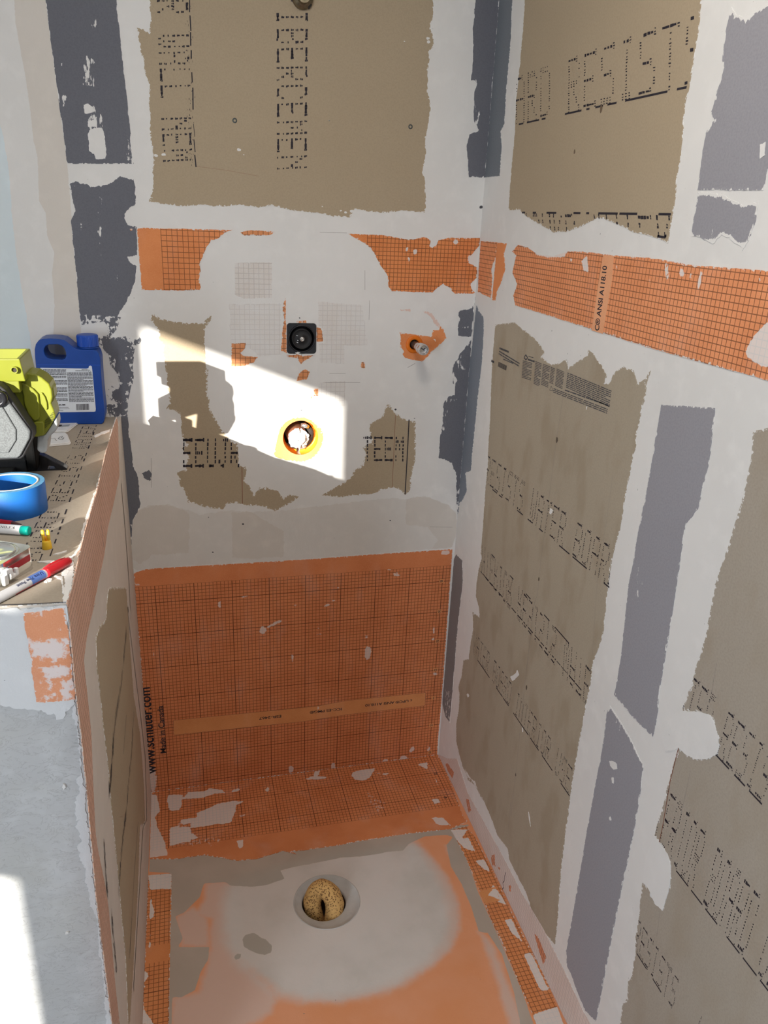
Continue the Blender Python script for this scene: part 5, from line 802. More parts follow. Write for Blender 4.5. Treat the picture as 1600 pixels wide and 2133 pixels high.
mb = MB(); mb.lathe([(.0058, .002), (.0058, .010), (.0046, .0115), (.0036, .0115), (.0036, .016), (.0022, .017), (.0016, .0165), (0, .0155)], 20, RX, caps=False); build(mb, 'stem', M['chrome'], valve, 'small chrome stem')
mb = MB()
for x, z, w in ((-.012, .008, .004), (-.010, -.004, .003), (-.011, -.009, .004)): mb.box((x, -.0040, z), (w, .001, .0012), Matrix.Rotation(.3, 3, 'Y'))
build(mb, 'cartridge_mark', M['chrome'], valve)
blobs('mud_smear', FB, [[(0.4196,1.278),(0.4303,1.2813),(0.433,1.2787),(0.4283,1.276),(0.4384,1.2733),(0.4344,1.272),(0.425,1.2753)], [(0.3996,1.2747),(0.4223,1.2751),(0.4223,1.2724),(0.3996,1.273)], [(0.4357,1.2747),(0.4694,1.274),(0.4695,1.2724),(0.4411,1.2707),(0.4398,1.2687),(0.4357,1.2727)]], .0002, .0032, M['mud_smear'], wall_back, rough=.0008)

# pipe stub with a threaded end, through the orange collar
pl = FB.at(PIPE_C[0], PIPE_C[1], 0)
pipe = thing('pipe_stub', 'chrome pipe stub with a threaded cap through an orange collar', 'pipe', pl)
mb = MB(); mb.lathe([(.0088, -.05), (.0088, .030), (.0094, .031), (.0094, .034), (.0088, .035), (.0088, .052)], 28, RX, caps=False); build(mb, 'pipe', M['chrome'], pipe)
mb = MB(); mb.lathe([(.0088, .050), (.0125, .052), (.0132, .056), (.0132, .064), (.0122, .066), (.0120, .070), (.0134, .072), (.0134, .084), (.0122, .086), (.0098, .086), (.0090, .080), (0, .080)], 6*5, RX, caps=False); build(mb, 'threaded_cap', M['chrome'], pipe, bevel=.0004)
mb = MB()
for a in range(6):
    q = Matrix.Rotation(a*math.pi/3, 3, 'Y'); mb.box(q @ Vector((.0122, -.078, 0)), (.0032, .011, .0055), q)
build(mb, 'cap_lug', M['chrome'], pipe, bevel=.0005)
mb = MB(); mb.box((-.001, -.0805, .001), (.010, .0012, .0022), Matrix.Rotation(.6, 3, 'Y')); mb.box((.003, -.0806, .0025), (.006, .0012, .002), Matrix.Rotation(-.7, 3, 'Y')); build(mb, 'plug_slot', M['ink_grey'], pipe)

# outlet hole: orange sleeve, stub pipe stuffed with white plastic
ol = FB.at(OUTLET_C[0], OUTLET_C[1], 0)
outlet = thing('outlet_pipe', 'round pipe outlet with orange sleeve, stuffed with white plastic', 'pipe', ol)
M['sleeve'] = mat_plain('orange_sleeve', (.86, .34, .03), .35)
mb = MB(); g0 = -1.62; n_ = 44; V = []; F = []
for r, z in ((.0472, .0012), (.0472, -.030), (.0405, -.034), (.0395, -.028)):
    for k in range(n_+1):
        a = g0+.09+(2*math.pi-.18)*k/n_; V.append((r*math.cos(a), -z, r*math.sin(a)))
for j in range(3):
    for k in range(n_): F.append((j*(n_+1)+k, j*(n_+1)+k+1, (j+1)*(n_+1)+k+1, (j+1)*(n_+1)+k))
mb.add(V, F, True); build(mb, 'sleeve', M['sleeve'], outlet, 'bright orange split sleeve')
M['copper'] = mat_plain('copper_pipe', (.70, .36, .22), .35, .8, var=.3)
M['white_plastic'] = mat_plain('white_plastic', (.86, .86, .85), .35, var=.04)
M['white_film'] = mat_plain('white_plastic_film', (.90, .90, .89), .4, var=.03)
ctr = Vector((-.004, 0, -.004))
Mo = Matrix.Translation(ctr) @ RX
mb = MB(); mb.lathe([(.026, -.09), (.026, -.012), (.0245, -.010), (.0215, -.012), (.0215, -.06)], 32, Mo, caps=False); build(mb, 'pipe', M['copper'], outlet, 'copper coloured pipe end')
# crumpled film: a dome with folds
mb = MB(); n_, m_ = 56, 14; V = [(ctr.x, -.004, ctr.z)]; F = []
for j in range(1, m_+1):
    for k in range(n_):
        a = 2*math.pi*k/n_; t = j/m_
        r = .0262*t*(1+.14*max(0, noise.noise(Vector((math.cos(a)*2.1, math.sin(a)*2.1, 3))))*t)
        if j == m_: r *= 1+.12*noise.noise(Vector((math.cos(a)*5, math.sin(a)*5, 8)))
        fold = .0065*abs(noise.noise(Vector((math.cos(a)*t*2.4+1, math.sin(a)*t*2.4, .3))))+.002*noise.noise(Vector((math.cos(a)*t*7, math.sin(a)*t*7, 2)))
        y = .002-.011*t**3+fold*1.7
        V.append((ctr.x+r*math.cos(a), -y, ctr.z+r*math.sin(a)))
for k in range(n_): F.append((0, 1+k, 1+(k+1) % n_))
for j in range(m_-1):
    for k in range(n_): F.append((1+j*n_+k, 1+(j+1)*n_+k, 1+(j+1)*n_+(k+1) % n_, 1+j*n_+(k+1) % n_))
mb.add(V, F, False)
mb.tube([(ctr.x-.016, -.0065, ctr.z+.006), (ctr.x-.006, -.010, ctr.z-.002), (ctr.x+.001, -.0095, ctr.z-.011), (ctr.x+.0, -.006, ctr.z-.028)], [.0015, .003, .0035, .0012], 8)
mb.tube([(ctr.x+.014, -.006, ctr.z+.010), (ctr.x+.011, -.011, ctr.z-.001), (ctr.x+.002, -.010, ctr.z-.012)], [.0015, .0035, .002], 8)
mb.tube([(ctr.x-.003, -.004, ctr.z+.020), (ctr.x-.004, -.005, ctr.z+.0262), (ctr.x-.002, -.004, ctr.z+.031)], [.006, .004, .0008], 8)
build(mb, 'plastic_film', M['white_film'], outlet, 'crumpled white plastic film')
mb = MB(); mb.tube([(.003, .012, .030), (.012, .010, .030), (.022, .012, .024)], [.0055, .0065, .005], 12); mb.lathe([(.0052, 0), (.0052, .004), (.003, .005), (0, .004)], 14, Matrix.Translation((.014, .006, .030)) @ RX, caps=False); build(mb, 'pipe_clip', M['chrome'], outlet)
mb = MB(); mb.tube([(.024, .02, .020), (.030, .022, .010), (.031, .024, -.004)], [.006, .008, .007], 12); build(mb, 'pipe_elbow', M['dark'], outlet)

# pipe elbow at the top of the picture
al = FB.at(ARM_C[0], ARM_C[1], 0)
arm = thing('shower_pipe_stub', 'dull metal shower arm stub at the top of the brown panel', 'pipe', al)
mb = MB(); mb.lathe([(.0185, .0), (.0225, .001), (.0225, .006), (.0195, .010), (.0150, .012), (.0130, .016), (.0115, .016)], 36, RX, caps=False); build(mb, 'flange', M['brass'], arm)
mb = MB(); mb.tube([(0, .03, 0), (0, -.012, 0), (0, -.030, .003), (0, -.044, .012), (0, -.052, .026), (0, -.055, .06)], .0105, 22); build(mb, 'pipe', M['chrome'], arm)
mb = MB(); mb.lathe([(.0135, .014), (.0145, .016), (.0145, .024), (.0135, .026)], 30, RX); build(mb, 'collar', M['brass'], arm)
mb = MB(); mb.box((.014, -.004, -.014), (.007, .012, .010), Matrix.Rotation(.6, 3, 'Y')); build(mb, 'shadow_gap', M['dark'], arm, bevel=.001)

# floor drain with a lump of foam in it
M['drain'] = mat_plain('drain_plastic', (.55, .525, .495), .6, var=.12, scale=30)
dl = FF.at(DRAIN_C[0], DRAIN_C[1], 0); off = Vector((HOLE_C[0]-DRAIN_C[0], -(HOLE_C[1]-DRAIN_C[1]), 0))
drain = thing('floor_drain', 'round floor drain set in the skimmed shower tray', 'drain', dl)
def ringmesh(specs, seg=56):
    """rings (centre offset weight, radius, z): the throat sits a little off the rim"""
    mb = MB(); V = []; F = []
    for w, r, z in specs:
        for k in range(seg):
            a = 2*math.pi*k/seg; V.append((off.x*w+r*math.cos(a), off.y*w+r*math.sin(a), z))
    for j in range(len(specs)-1):
        for k in range(seg): F.append((j*seg+k, j*seg+(k+1) % seg, (j+1)*seg+(k+1) % seg, (j+1)*seg+k))
    return mb.add(V, F, True)
build(ringmesh([(0, .0833, -.012), (0, .0833, .0006), (0, .0815, .0010), (0, .0800, -.0010), (.5, .070, -.0065), (1, .0575, -.0105), (1, .0550, -.0125), (1, .0545, -.02)]), 'flange', M['drain'], drain)
build(ringmesh([(1, .0545, -.018), (1, .0540, -.09), (1, .05, -.10), (1, .0001, -.10)]), 'throat', mat_plain('drain_throat', (.10, .06, .04), .7), drain, 'dark drain throat')
def mat_foam():
    n = N('speckled_foam'); p = n.node('TexCoord', out='Object')
    v = n.node('TexVoronoi', {'Vector': p, 'Scale': 230.0, 'Randomness': 1.0}, 0)
    sz = n.noise(p, 45, 3)
    d = n.step(v, n.math('ADD', .16, n.math('MULTIPLY', sz, .60)), n.math('MULTIPLY', sz, .45))
    d = n.math('MULTIPLY', d, n.step(n.noise(p, 140, 2), .26, .40))
    c = n.mix(n.noise(p, 22, 4), (.74, .46, .18), (.62, .36, .13)); c = n.mix(n.math('MULTIPLY', d, .9), c, (.13, .05, .02))
    return n.done(c, .8, n.bump(n.math('ADD', n.math('MULTIPLY', d, -1), n.noise(p, 260, 3)), .5, .0015), spec=.2)
M['foam'] = mat_foam()
foam = thing('foam_plug', 'folded piece of tan speckled foam stuffed in the floor drain', 'foam', Vector(dl)+off+Vector((0, 0, -.08)))
def lump(pts, rad, seg=28, amp=.0016, sq=.9):
    """thick bent roll with a soft uneven skin"""
    P = [Vector(p) for p in pts]
    # smooth the path
    for _ in range(3):
        Q = [P[0]]; R_ = [rad[0]]
        for i in range(len(P)-1):
            Q += [P[i]*.75+P[i+1]*.25, P[i]*.25+P[i+1]*.75]; R_ += [rad[i]*.75+rad[i+1]*.25, rad[i]*.25+rad[i+1]*.75]
        Q.append(P[-1]); R_.append(rad[-1]); P, rad = Q, R_
    # round ends
    t = (P[-1]-P[-2]).normalized(); r = rad[-1]; P = P+[P[-1]+t*r*.3, P[-1]+t*r*.45, P[-1]+t*r*.5]; rad = rad+[r*.8, r*.5, r*.05]
    t = (P[0]-P[1]).normalized(); r = rad[0]; P = [P[0]+t*r*.5, P[0]+t*r*.45, P[0]+t*r*.3]+P; rad = [r*.05, r*.5, r*.8]+rad
    mb = MB(); mb.tube(P, rad, seg, True, False)
    mb.v = [tuple(Vector(v)*(1)+Vector((noise.noise(Vector(v)*45), noise.noise(Vector(v)*45+Vector((9, 0, 0))), noise.noise(Vector(v)*45+Vector((0, 9, 0)))))*amp*1.6) for v in mb.v]
    return mb
build(lump([(-.014, -.002, .0), (-.025, -.002, .036), (-.030, .003, .062), (-.021, .014, .094), (.0, .009, .108), (.019, -.008, .097), (.025, -.022, .073), (.019, -.031, .046), (.006, -.032, .012)], [.020, .021, .0215, .0225, .0235, .0235, .023, .0225, .020]), 'foam_roll', M['foam'], foam)

# ================================================================ THINGS ON THE HALF WALL
def ztop(y): return 1.124-.026*y+.0010
M['jug_blue'] = mat_plain('blue_plastic', (.006, .060, .33), .38, var=.12, scale=25)
M['cap_blue'] = mat_plain('blue_cap', (.010, .075, .44), .42, var=.08)
M['label_white'] = mat_plain('paper_label', (.72, .77, .83), .5, var=.02)
jl = Vector((-.09, -.045, ztop(-.045)))
jug = thing('paint_jug', 'blue plastic jug with grip handle and white label standing by the back wall', 'jug', jl)
JO = [(-0.1742,1.129),(-0.1759,1.1559),(-0.1679,1.2212),(-0.1641,1.2596),(-0.1638,1.2807),(-0.1627,1.2975),(-0.1591,1.3089),(-0.1528,1.3166),(-0.1446,1.3204),(-0.1288,1.3213),(-0.1112,1.3206),(-0.0997,1.3179),(-0.0914,1.3112),(-0.0841,1.3039),(-0.0757,1.2984),(-0.0658,1.2966),(-0.0548,1.2966),(-0.0437,1.2966),(-0.0347,1.2951),(-0.0303,1.2881),(-0.028,1.2763),(-0.0286,1.2591),(-0.0294,1.2199),(-0.0291,1.1845),(-0.0285,1.1554),(-0.0303,1.1396),(-0.0331,1.131),(-0.0376,1.1268)]
JH = [(-0.1425,1.2996),(-0.1387,1.3055),(-0.1332,1.308),(-0.1144,1.3085),(-0.1068,1.306),(-0.1018,1.3001),(-0.0994,1.2923),(-0.0994,1.2838),(-0.1024,1.2775),(-0.1078,1.2754),(-0.1296,1.2765),(-0.1391,1.2796),(-0.1428,1.286),(-0.144,1.2933)]
V0 = np.array(JO)
zb = jl.z
JO = [(x, max(z, zb)) for x, z in JO]
hold = prism(FJ, JO, -.062, 0, holes=[JH]); body = build(hold, 'body', M['jug_blue'], jug, bevel=.009, seg=4, world=True)
# neck, cap
cc = [(-0.0548,1.3141)][0]; c_top = [(-0.0538,1.3261)][0]; c_bot = [(-0.056,1.3008)][0]
Mc = Matrix.Translation((cc[0], -.106+.0, 0))
Mc = Matrix.Translation((cc[0], -.075+.031, 0))
mb = MB(); mb.lathe([(.0205, c_bot[1]-.012), (.0205, c_bot[1]+.012)], 32, Mc); mb.lathe([(.0235, c_bot[1]-.004), (.0235, c_bot[1]-.001)], 32, Mc); build(mb, 'neck', M['jug_blue'], jug, world=True)
mb = MB(); cr = ([(-0.0321,1.3142)][0][0]-[(-0.0774,1.314)][0][0])/2*1.02; prof = [(cr, c_bot[1]), (cr, c_top[1]-.003), (cr-.002, c_top[1]), (cr*.85, c_top[1]+.0003), (0, c_top[1]+.0003)]
V = []; seg = 96
for r, z in prof:
    for k in range(seg):
        a = 2*math.pi*k/seg; rr = r-(.0006 if k % 2 and r > cr*.95 else 0); V.append(Mc @ Vector((rr*math.cos(a), rr*math.sin(a), z)))
mb.add(V, [(j*seg+k, j*seg+(k+1) % seg, (j+1)*seg+(k+1) % seg, (j+1)*seg+k) for j in range(4) for k in range(seg)], False)
build(mb, 'cap', M['cap_blue'], jug, world=True)
LB = [(-0.1571,1.2553),(-0.1549,1.2575),(-0.0595,1.2549),(-0.055,1.256),(-0.0538,1.2603),(-0.0508,1.262),(-0.0477,1.2602),(-0.0473,1.2505),(-0.0474,1.2069),(-0.0475,1.1625),(-0.0488,1.1571),(-0.0518,1.1562),(-0.1094,1.1564),(-0.1642,1.1568),(-0.1663,1.159)]
lab = slab('label', FJ, LB, -.0004, .0007, M['label_white'], jug, grid=0, label='white printed label')
mb = MB()
def fj(o, u, v, n, seed, thick=.55): fine_print(mb, FJ, o, np.array(u)-np.array(o), np.array(v)-np.array(o), n, .0010, seed, thick=thick)
fj(*[(-0.1011,1.2426),(-0.048,1.2423),(-0.1028,1.1789)], 24, 71); fj(*[(-0.1011,1.2465),(-0.0491,1.2462),(-0.1011,1.2439)], 1, 72, .8)
fj(*[(-0.1552,1.2511),(-0.1023,1.2508),(-0.1556,1.2404)], 4, 73); fj(*[(-0.1558,1.2383),(-0.1034,1.239),(-0.156,1.2329)], 2, 74); fj(*[(-0.1563,1.2297),(-0.1027,1.2297),(-0.1563,1.2189)], 4, 75); fj(*[(-0.1569,1.2135),(-0.1039,1.213),(-0.158,1.1918)], 8, 76); fj(*[(-0.1586,1.1896),(-0.1053,1.1889),(-0.1586,1.182)], 3, 77); fj(*[(-0.0697,1.2539),(-0.0566,1.2534),(-0.07,1.2513)], 1, 78); fj(*[(-0.0831,1.2511),(-0.0569,1.2506),(-0.0833,1.249)], 1, 79)
fj(*[(-0.1497,1.2542),(-0.102,1.2536),(-0.1499,1.2521)], 1, 80, .9); fj(*[(-0.1286,1.1683),(-0.1052,1.1683),(-0.1288,1.1661)], 1, 81); fj(*[(-0.1371,1.1649),(-0.1035,1.1648),(-0.1372,1.1636)], 1, 82); fj(*[(-0.1375,1.1607),(-0.1172,1.1606),(-0.1377,1.1587)], 1, 83)
build(mb, 'fine_print', M['ink_grey'], lab, world=True)
text_mesh('lettering', FJ, 'RUST-OLEUM', *[(-0.1529,1.1718),(-0.1118,1.172)], .0032, .0010, lab, None, 1, .03)
mb = MB(); bl = [np.array(p) for p in [(-0.0883,1.1747),(-0.0615,1.175),(-0.089,1.1605)]]; rnd = random.Random(6); x = 0
while x < 1:
    w = rnd.uniform(.015, .05); a = bl[0]+(bl[1]-bl[0])*x; b = a+(bl[1]-bl[0])*w; d = bl[2]-bl[0]; mb.quad(*[FJ.at(p[0], p[1], .0010) for p in (a, b, b+d, a+d)]); x += w+rnd.uniform(.012, .035)
build(mb, 'barcode', M['ink'], lab, world=True)
mb = MB(); stroke(mb, FJ, [(-0.0548,1.2531),(-0.0553,1.2473),(-0.0496,1.2473),(-0.0548,1.2531)], .0006, .0010); build(mb, 'warning_sign', M['ink'], lab, world=True)
mb = MB(); stroke(mb, FJ, [(-0.1614,1.2645),(-0.0989,1.2643),(-0.0291,1.2627)], .0018, .0004); build(mb, 'moulding_line', M['cap_blue'], jug, world=True)

# yellow power tool
M['tool_yellow'] = mat_plain('yellow_green_plastic', (.185, .20, .014), .42, var=.06, scale=30)
M['tool_grey'] = mat_plain('grey_metal_paint', (.12, .13, .135), .5, 0, var=.45, scale=700)
M['tool_lens'] = mat_plain('grey_plastic', (.40, .42, .42), .4, var=.1)
tl = Vector((-.135, -.54, ztop(-.54)))
tool = thing('power_tool', 'yellow and grey power tool with open collar lying on the half wall', 'tool', tl)
def vp(poly, h0, h1, name, mat, bev=.003, label=None, holes=(), seg=3, fr=None, parent=None):
    return build(prism(fr or FV, poly, h0, h1, holes=holes), name, mat, parent or tool, label, bevel=bev, seg=seg, world=True)
# housing in two depths so that it steps like a moulded shell
vp([(-.216,1.237),(-.216,1.285),(-.186,1.30),(-.186,1.338)]+[(-0.1173,1.3515),(-0.1142,1.3277),(-0.1106,1.3341),(-0.0964,1.3427),(-0.0819,1.3403),(-0.0723,1.3338),(-0.0629,1.3241),(-0.0601,1.3144),(-0.0599,1.3014),(-0.0632,1.2916),(-0.0599,1.28),(-0.0588,1.2683),(-0.0698,1.2502),(-0.0787,1.2378),(-0.0902,1.2364),(-0.104,1.235),(-0.1175,1.2354),(-0.1245,1.2531),(-0.1326,1.2599)], -.022, .030, 'housing', M['tool_yellow'], .007, seg=4)
vp([(-0.1069,1.3277),(-0.1018,1.3276),(-0.0874,1.3171),(-0.081,1.3081),(-0.0808,1.2935),(-0.0825,1.2688),(-0.0856,1.2655),(-0.0925,1.2643),(-0.0995,1.2757),(-0.1036,1.2922),(-0.1029,1.3051)], .026, .0345, 'housing_panel', M['tool_yellow'], .0025)
vp([(-0.077,1.3105),(-0.0748,1.3105),(-0.071,1.3031),(-0.0691,1.2933),(-0.0694,1.2843),(-0.0715,1.2815),(-0.0745,1.2843),(-0.0766,1.2934)], .026, .0335, 'housing_panel', M['tool_yellow'], .002)
vp([(-0.0708,1.3193),(-0.0632,1.3209),(-0.0586,1.3144),(-0.058,1.3013),(-0.0616,1.2924),(-0.065,1.2916),(-0.0667,1.3014),(-0.0687,1.3112)], -.012, .022, 'side_bump', M['tool_yellow'], .004)
vp([(-0.0986,1.2567),(-0.0904,1.2623),(-0.0784,1.2621),(-0.0766,1.257),(-0.079,1.2386),(-0.0902,1.2364),(-0.0962,1.2374),(-0.0988,1.2475)], .026, .0345, 'housing_panel', M['tool_yellow'], .002)
# collar: an open square duct
CO = [(-0.1579,1.3715),(-0.1366,1.3709),(-0.1149,1.3715),(-0.0974,1.37),(-0.096,1.3467),(-0.1025,1.3404),(-0.1142,1.3277),(-0.1193,1.3341),(-0.1619,1.3407)]
zc = max(p[1] for p in CO)
def collar():
    p = [(-0.158,1.3706),(-0.0974,1.37),(-0.096,1.3459),(-0.114,1.3277),(-0.1176,1.3512),(-0.1605,1.3516)]
    mb = MB(); x0, x1 = -.204, p[1][0]; zt = p[1][1]; y0, y1 = -.60, -.50; w = .006; zl = p[2][1]-.012
    O = [(x0, y0, zt), (x1, y0, zt), (x1, y1, zt), (x0, y1, zt)]; I = [(x0+w, y0+w, zt), (x1-w, y0+w, zt), (x1-w, y1-w, zt), (x0+w, y1-w, zt)]
    ob = [(x0, y0+.004, zl), (x1+.004, y0+.004, zl), (x1+.004, y1, zl), (x0, y1, zl)]; ib = [(a, b, zt-.055) for a, b, _ in I]
    V = O+I+ob+ib
    F = []
    for i in range(4):
        j = (i+1) % 4; F += [(i, j, 4+j, 4+i), (i, 8+i, 8+j, j), (4+i, 4+j, 12+j, 12+i)]
    F += [(12, 13, 14, 15), (8, 11, 10, 9)]
    mb.add(V, F); return mb
build(collar(), 'collar', M['tool_yellow'], tool, 'open square collar', bevel=.0015, world=True)
cw = [(-0.1064,1.3533)][0]
mb = MB(); mb.lathe([(.0055, .032), (.0055, .0368), (.0040, .0368), (.0040, .033), (0, .033)], 20, Matrix.Translation(FW.at(cw[0], cw[1], -.0525)) @ RX, caps=False); build(mb, 'screw_boss', M['tool_yellow'], tool, world=True)
mb = MB(); mb.lathe([(.0040, .0334), (0, .0334)], 16, Matrix.Translation(FW.at(cw[0], cw[1], -.0525)) @ RX, caps=False); build(mb, 'screw_hole', M['dark'], tool, world=True)
vp([(-0.1627,1.3344),(-0.1412,1.3335),(-0.1318,1.3279),(-0.1243,1.3166),(-0.1207,1.3037),(-0.1207,1.2956),(-0.1243,1.2924),(-0.129,1.3022),(-0.1364,1.3136),(-0.146,1.3184),(-0.1648,1.3186)], .026, .040, 'shoulder_rib', M['tool_yellow'], .003)
vp([(-0.0903,1.2361),(-0.0786,1.238),(-0.0671,1.2535),(-0.0579,1.2667),(-0.0575,1.255),(-0.0601,1.2449),(-0.0688,1.2375),(-0.0751,1.2284),(-0.0792,1.2077),(-0.0882,1.2056),(-0.0942,1.2111)], -.016, .028, 'nose', M['tool_lens'], .003, 'grey lower nose')
mb = MB()
for i in range(7):
    for j in range(5):
        c = np.array([(-0.0748,1.2603)][0])+np.array([(-0.0623,1.2742)][0])*0
        a = np.array([(-0.0753,1.2628)][0]); b = np.array([(-0.0626,1.2759)][0]); d = np.array([(-0.0763,1.2503)][0])
        q = a+(b-a)*(i/6)+(d-a)*(j/4.4)
        mb.box(FV.at(q[0], q[1], .0303), (.0013, .0016, .0013))
build(mb, 'vent_slots', mat_plain('olive_shadow', (.07, .075, .008), .6), tool, 'grille of small square vents', world=True)
# side plate, rubber edge, knob (nearer the camera)
def wp(poly, h0, h1, name, mat, bev=.002, label=None): return vp(poly, h0, h1, name, mat, bev, label, fr=FW)
wp([(-0.1522,1.3442),(-0.1264,1.3332),(-0.119,1.3259),(-0.0869,1.2588),(-0.0878,1.2474),(-0.1052,1.2169),(-0.1106,1.2134),(-0.1695,1.2119)], -.034, .002, 'rubber_edge', M['black_matte'], .004, 'black rubber edge')
wp([(-0.1533,1.3353),(-0.1282,1.3298),(-0.1223,1.3214),(-0.0896,1.2604),(-0.0919,1.2486),(-0.1083,1.2211),(-0.1139,1.2161),(-0.1689,1.2167)], .001, .007, 'side_plate', M['tool_grey'], .004, 'speckled grey side plate')
wp([(-0.1573,1.3052),(-0.1259,1.3032),(-0.1097,1.2641),(-0.1117,1.2468),(-0.1255,1.2265),(-0.1674,1.2278)], .006, .0095, 'plate_panel', M['tool_grey'], .004)
kc = [(-0.1295,1.3136)][0]
mb = MB(); mb.lathe([(.013, .0), (.013, .012), (.010, .0155), (.006, .0155), (.005, .013), (0, .013)], 32, Matrix.Translation(FW.at(kc[0], kc[1], 0)) @ RX, caps=False); build(mb, 'pivot_knob', M['black_plastic'], tool, world=True)
# black foot under it
def foot():
    mb = MB(); zt = ztop(-.48)
    for c, d in (((-.20, -.415, zt+.0105), (.128, .075, .021)), ((-.205, -.475, zt+.006), (.10, .05, .010))): mb.box(c, d)
    return mb
mb = MB(); mb.box((-.121, -.46, 1.185), (.016, .05, .075)); build(mb, 'yoke', mat_plain('shade_black', (.008, .008, .008), .9, spec=.05), tool, bevel=.004, world=True)  # near-black colour carries the shade under the tool
build(foot(), 'foot', mat_plain('dark_grey_plastic', (.045, .045, .047), .7, spec=.1), tool, 'dark grey foot', bevel=.002, world=True)

# black plastic clip in front of the brackets
CL = Frame((0,-.437,0), (1,0,0), (0,0,1), (0,-1,0))
k0 = ztop(-.437); 
clp = thing('plastic_clip', 'black wedge shaped plastic clip between tool and blue tape', 'clip', (-.10, -.437, k0))
def wedge(x0, x1, y0, y1):
    prof = [(x0, 0), (x0, .034), (x0+.014, .0345), (x0+.022, .0335), (x0+.034, .028), (x1-.006, .008), (x1, .003), (x1, 0)]
    return prism(Frame((0, -.437, k0), (1,0,0), (0,0,1), (0,-1,0)), prof, y0, y1, holes=[[(x1-.034, .0035), (x1-.020, .0035), (x1-.022, .0085), (x1-.032, .0095)]])
build(wedge(-.139, -.068, -.010, .010), 'clip_body', M['black_plastic'], clp, bevel=.0012, world=True)
mb = MB()
for x, z in ((-.128, .020), (-.120, .018), (-.112, .015)): mb.box((x, -.449, k0+z), (.0022, .004, .022))
build(mb, 'clip_ribs', M['black_plastic'], clp, bevel=.0005, world=True)
mb = MB(); mb.box((-.134, -.449, k0+.033), (.012, .012, .005)); build(mb, 'clip_tab', M['black_plastic'], clp, bevel=.001, world=True)

# white cover plates
def plate(name, label, pts, h, seed):
    P = np.array(pts); c = P.mean(0); o = thing(name, label, 'plate', FT.at(c[0], c[1], .0012), 'white plates behind the power tool')
    build(prism(FT, [tuple(p) for p in P], .0012, .0012+h*.5), 'base_plate', M['white_plastic'], o, bevel=.0012, world=True)
    Q = c+(P-c)*.93; build(prism(FT, [tuple(p) for p in Q], .0012+h*.5, .0012+h), 'raised_face', M['white_plastic'], o, bevel=.0015, world=True)
    return o, c, P
pa, ca_, PA = plate('cover_plate', 'white plastic plate lying against the foot of the blue jug', [(-0.1798,0.0607),(-0.1357,0.0534),(-0.0876,0.0599),(-0.0891,0.0771),(-0.102,0.1493),(-0.1051,0.1525),(-0.1664,0.1488)], .004, 1)
build(prism(FT, [(-0.1305,0.0938),(-0.1202,0.0948),(-0.1205,0.1087),(-0.1281,0.1125)], .0042, .0058), 'slot_frame', M['dark'], pa, world=True)
build(prism(FT, [(-0.1196,0.0995),(-0.1033,0.0918),(-0.1052,0.1102),(-0.1197,0.1152)], .0045, .0058), 'inner_rim', M['tool_lens'], pa, world=True)
pb, cb_, PB = plate('cover_plate', 'white plastic plate with embossed mark under the tool nose', [(-0.1636,0.2752),(-0.1611,0.2446),(-0.1357,0.1736),(-0.1287,0.1674),(-0.1022,0.1685),(-0.099,0.1774),(-0.0841,0.2492),(-0.0846,0.261),(-0.108,0.2677),(-0.1607,0.2815)], .005, 2)
mb = MB(); fr_pts = [(-0.1115,0.2261),(-0.1097,0.2099),(-0.1054,0.2063),(-0.1062,0.2226),(-0.1009,0.2191),(-0.1028,0.2351),(-0.1081,0.2305),(-0.1115,0.2261)]
stroke(mb, FT, fr_pts, .0012, .0068); build(mb, 'embossed_mark', M['ink_grey'], pb, world=True)
mb = MB(); stroke(mb, FT, [(-0.1287,0.2242),(-0.1184,0.2237),(-0.1132,0.242),(-0.1111,0.2438)], .0012, .0067); build(mb, 'embossed_line', M['pencil'], pb, world=True)

# roll of blue tape
tc = (-.1225, -.668); tz = ztop(tc[1])
tape = thing('tape_roll', 'roll of blue masking tape lying on the half wall', 'tape', (tc[0], tc[1], tz))
M['tape_blue'] = mat_plain('blue_masking_tape', (.008, .125, .45), .55, var=.06, scale=18, bump=.2, bscale=900)
M['tape_side'] = mat_plain('blue_tape_edge', (.12, .33, .56), .6, var=.2, scale=260)
M['core'] = mat_plain('grey_card_core', (.62, .60, .56), .7)
mb = MB(); mb.lathe([(.0515, .0), (.0520, .0008), (.0520, .0472), (.0515, .048)], 72, caps=False); build(mb, 'tape_wind', M['tape_blue'], tape)
mb = MB(); mb.lathe([(.0515, .048), (.0435, .0482)], 72, caps=False); mb.lathe([(.0435, 0), (.0515, 0)], 72, caps=False); build(mb, 'tape_edge', M['tape_side'], tape, 'paler blue edge of the windings')
mb = MB(); mb.lathe([(.0435, .0), (.0435, .0486), (.0420, .0488), (.0405, .0486), (.0405, 0)], 72, caps=False); build(mb, 'core', M['core'], tape, 'pale card core')
mb = MB(); mb.lathe([(.0404, .001), (.0404, .047)], 72, caps=False); build(mb, 'core_lining', M['tape_blue'], tape)

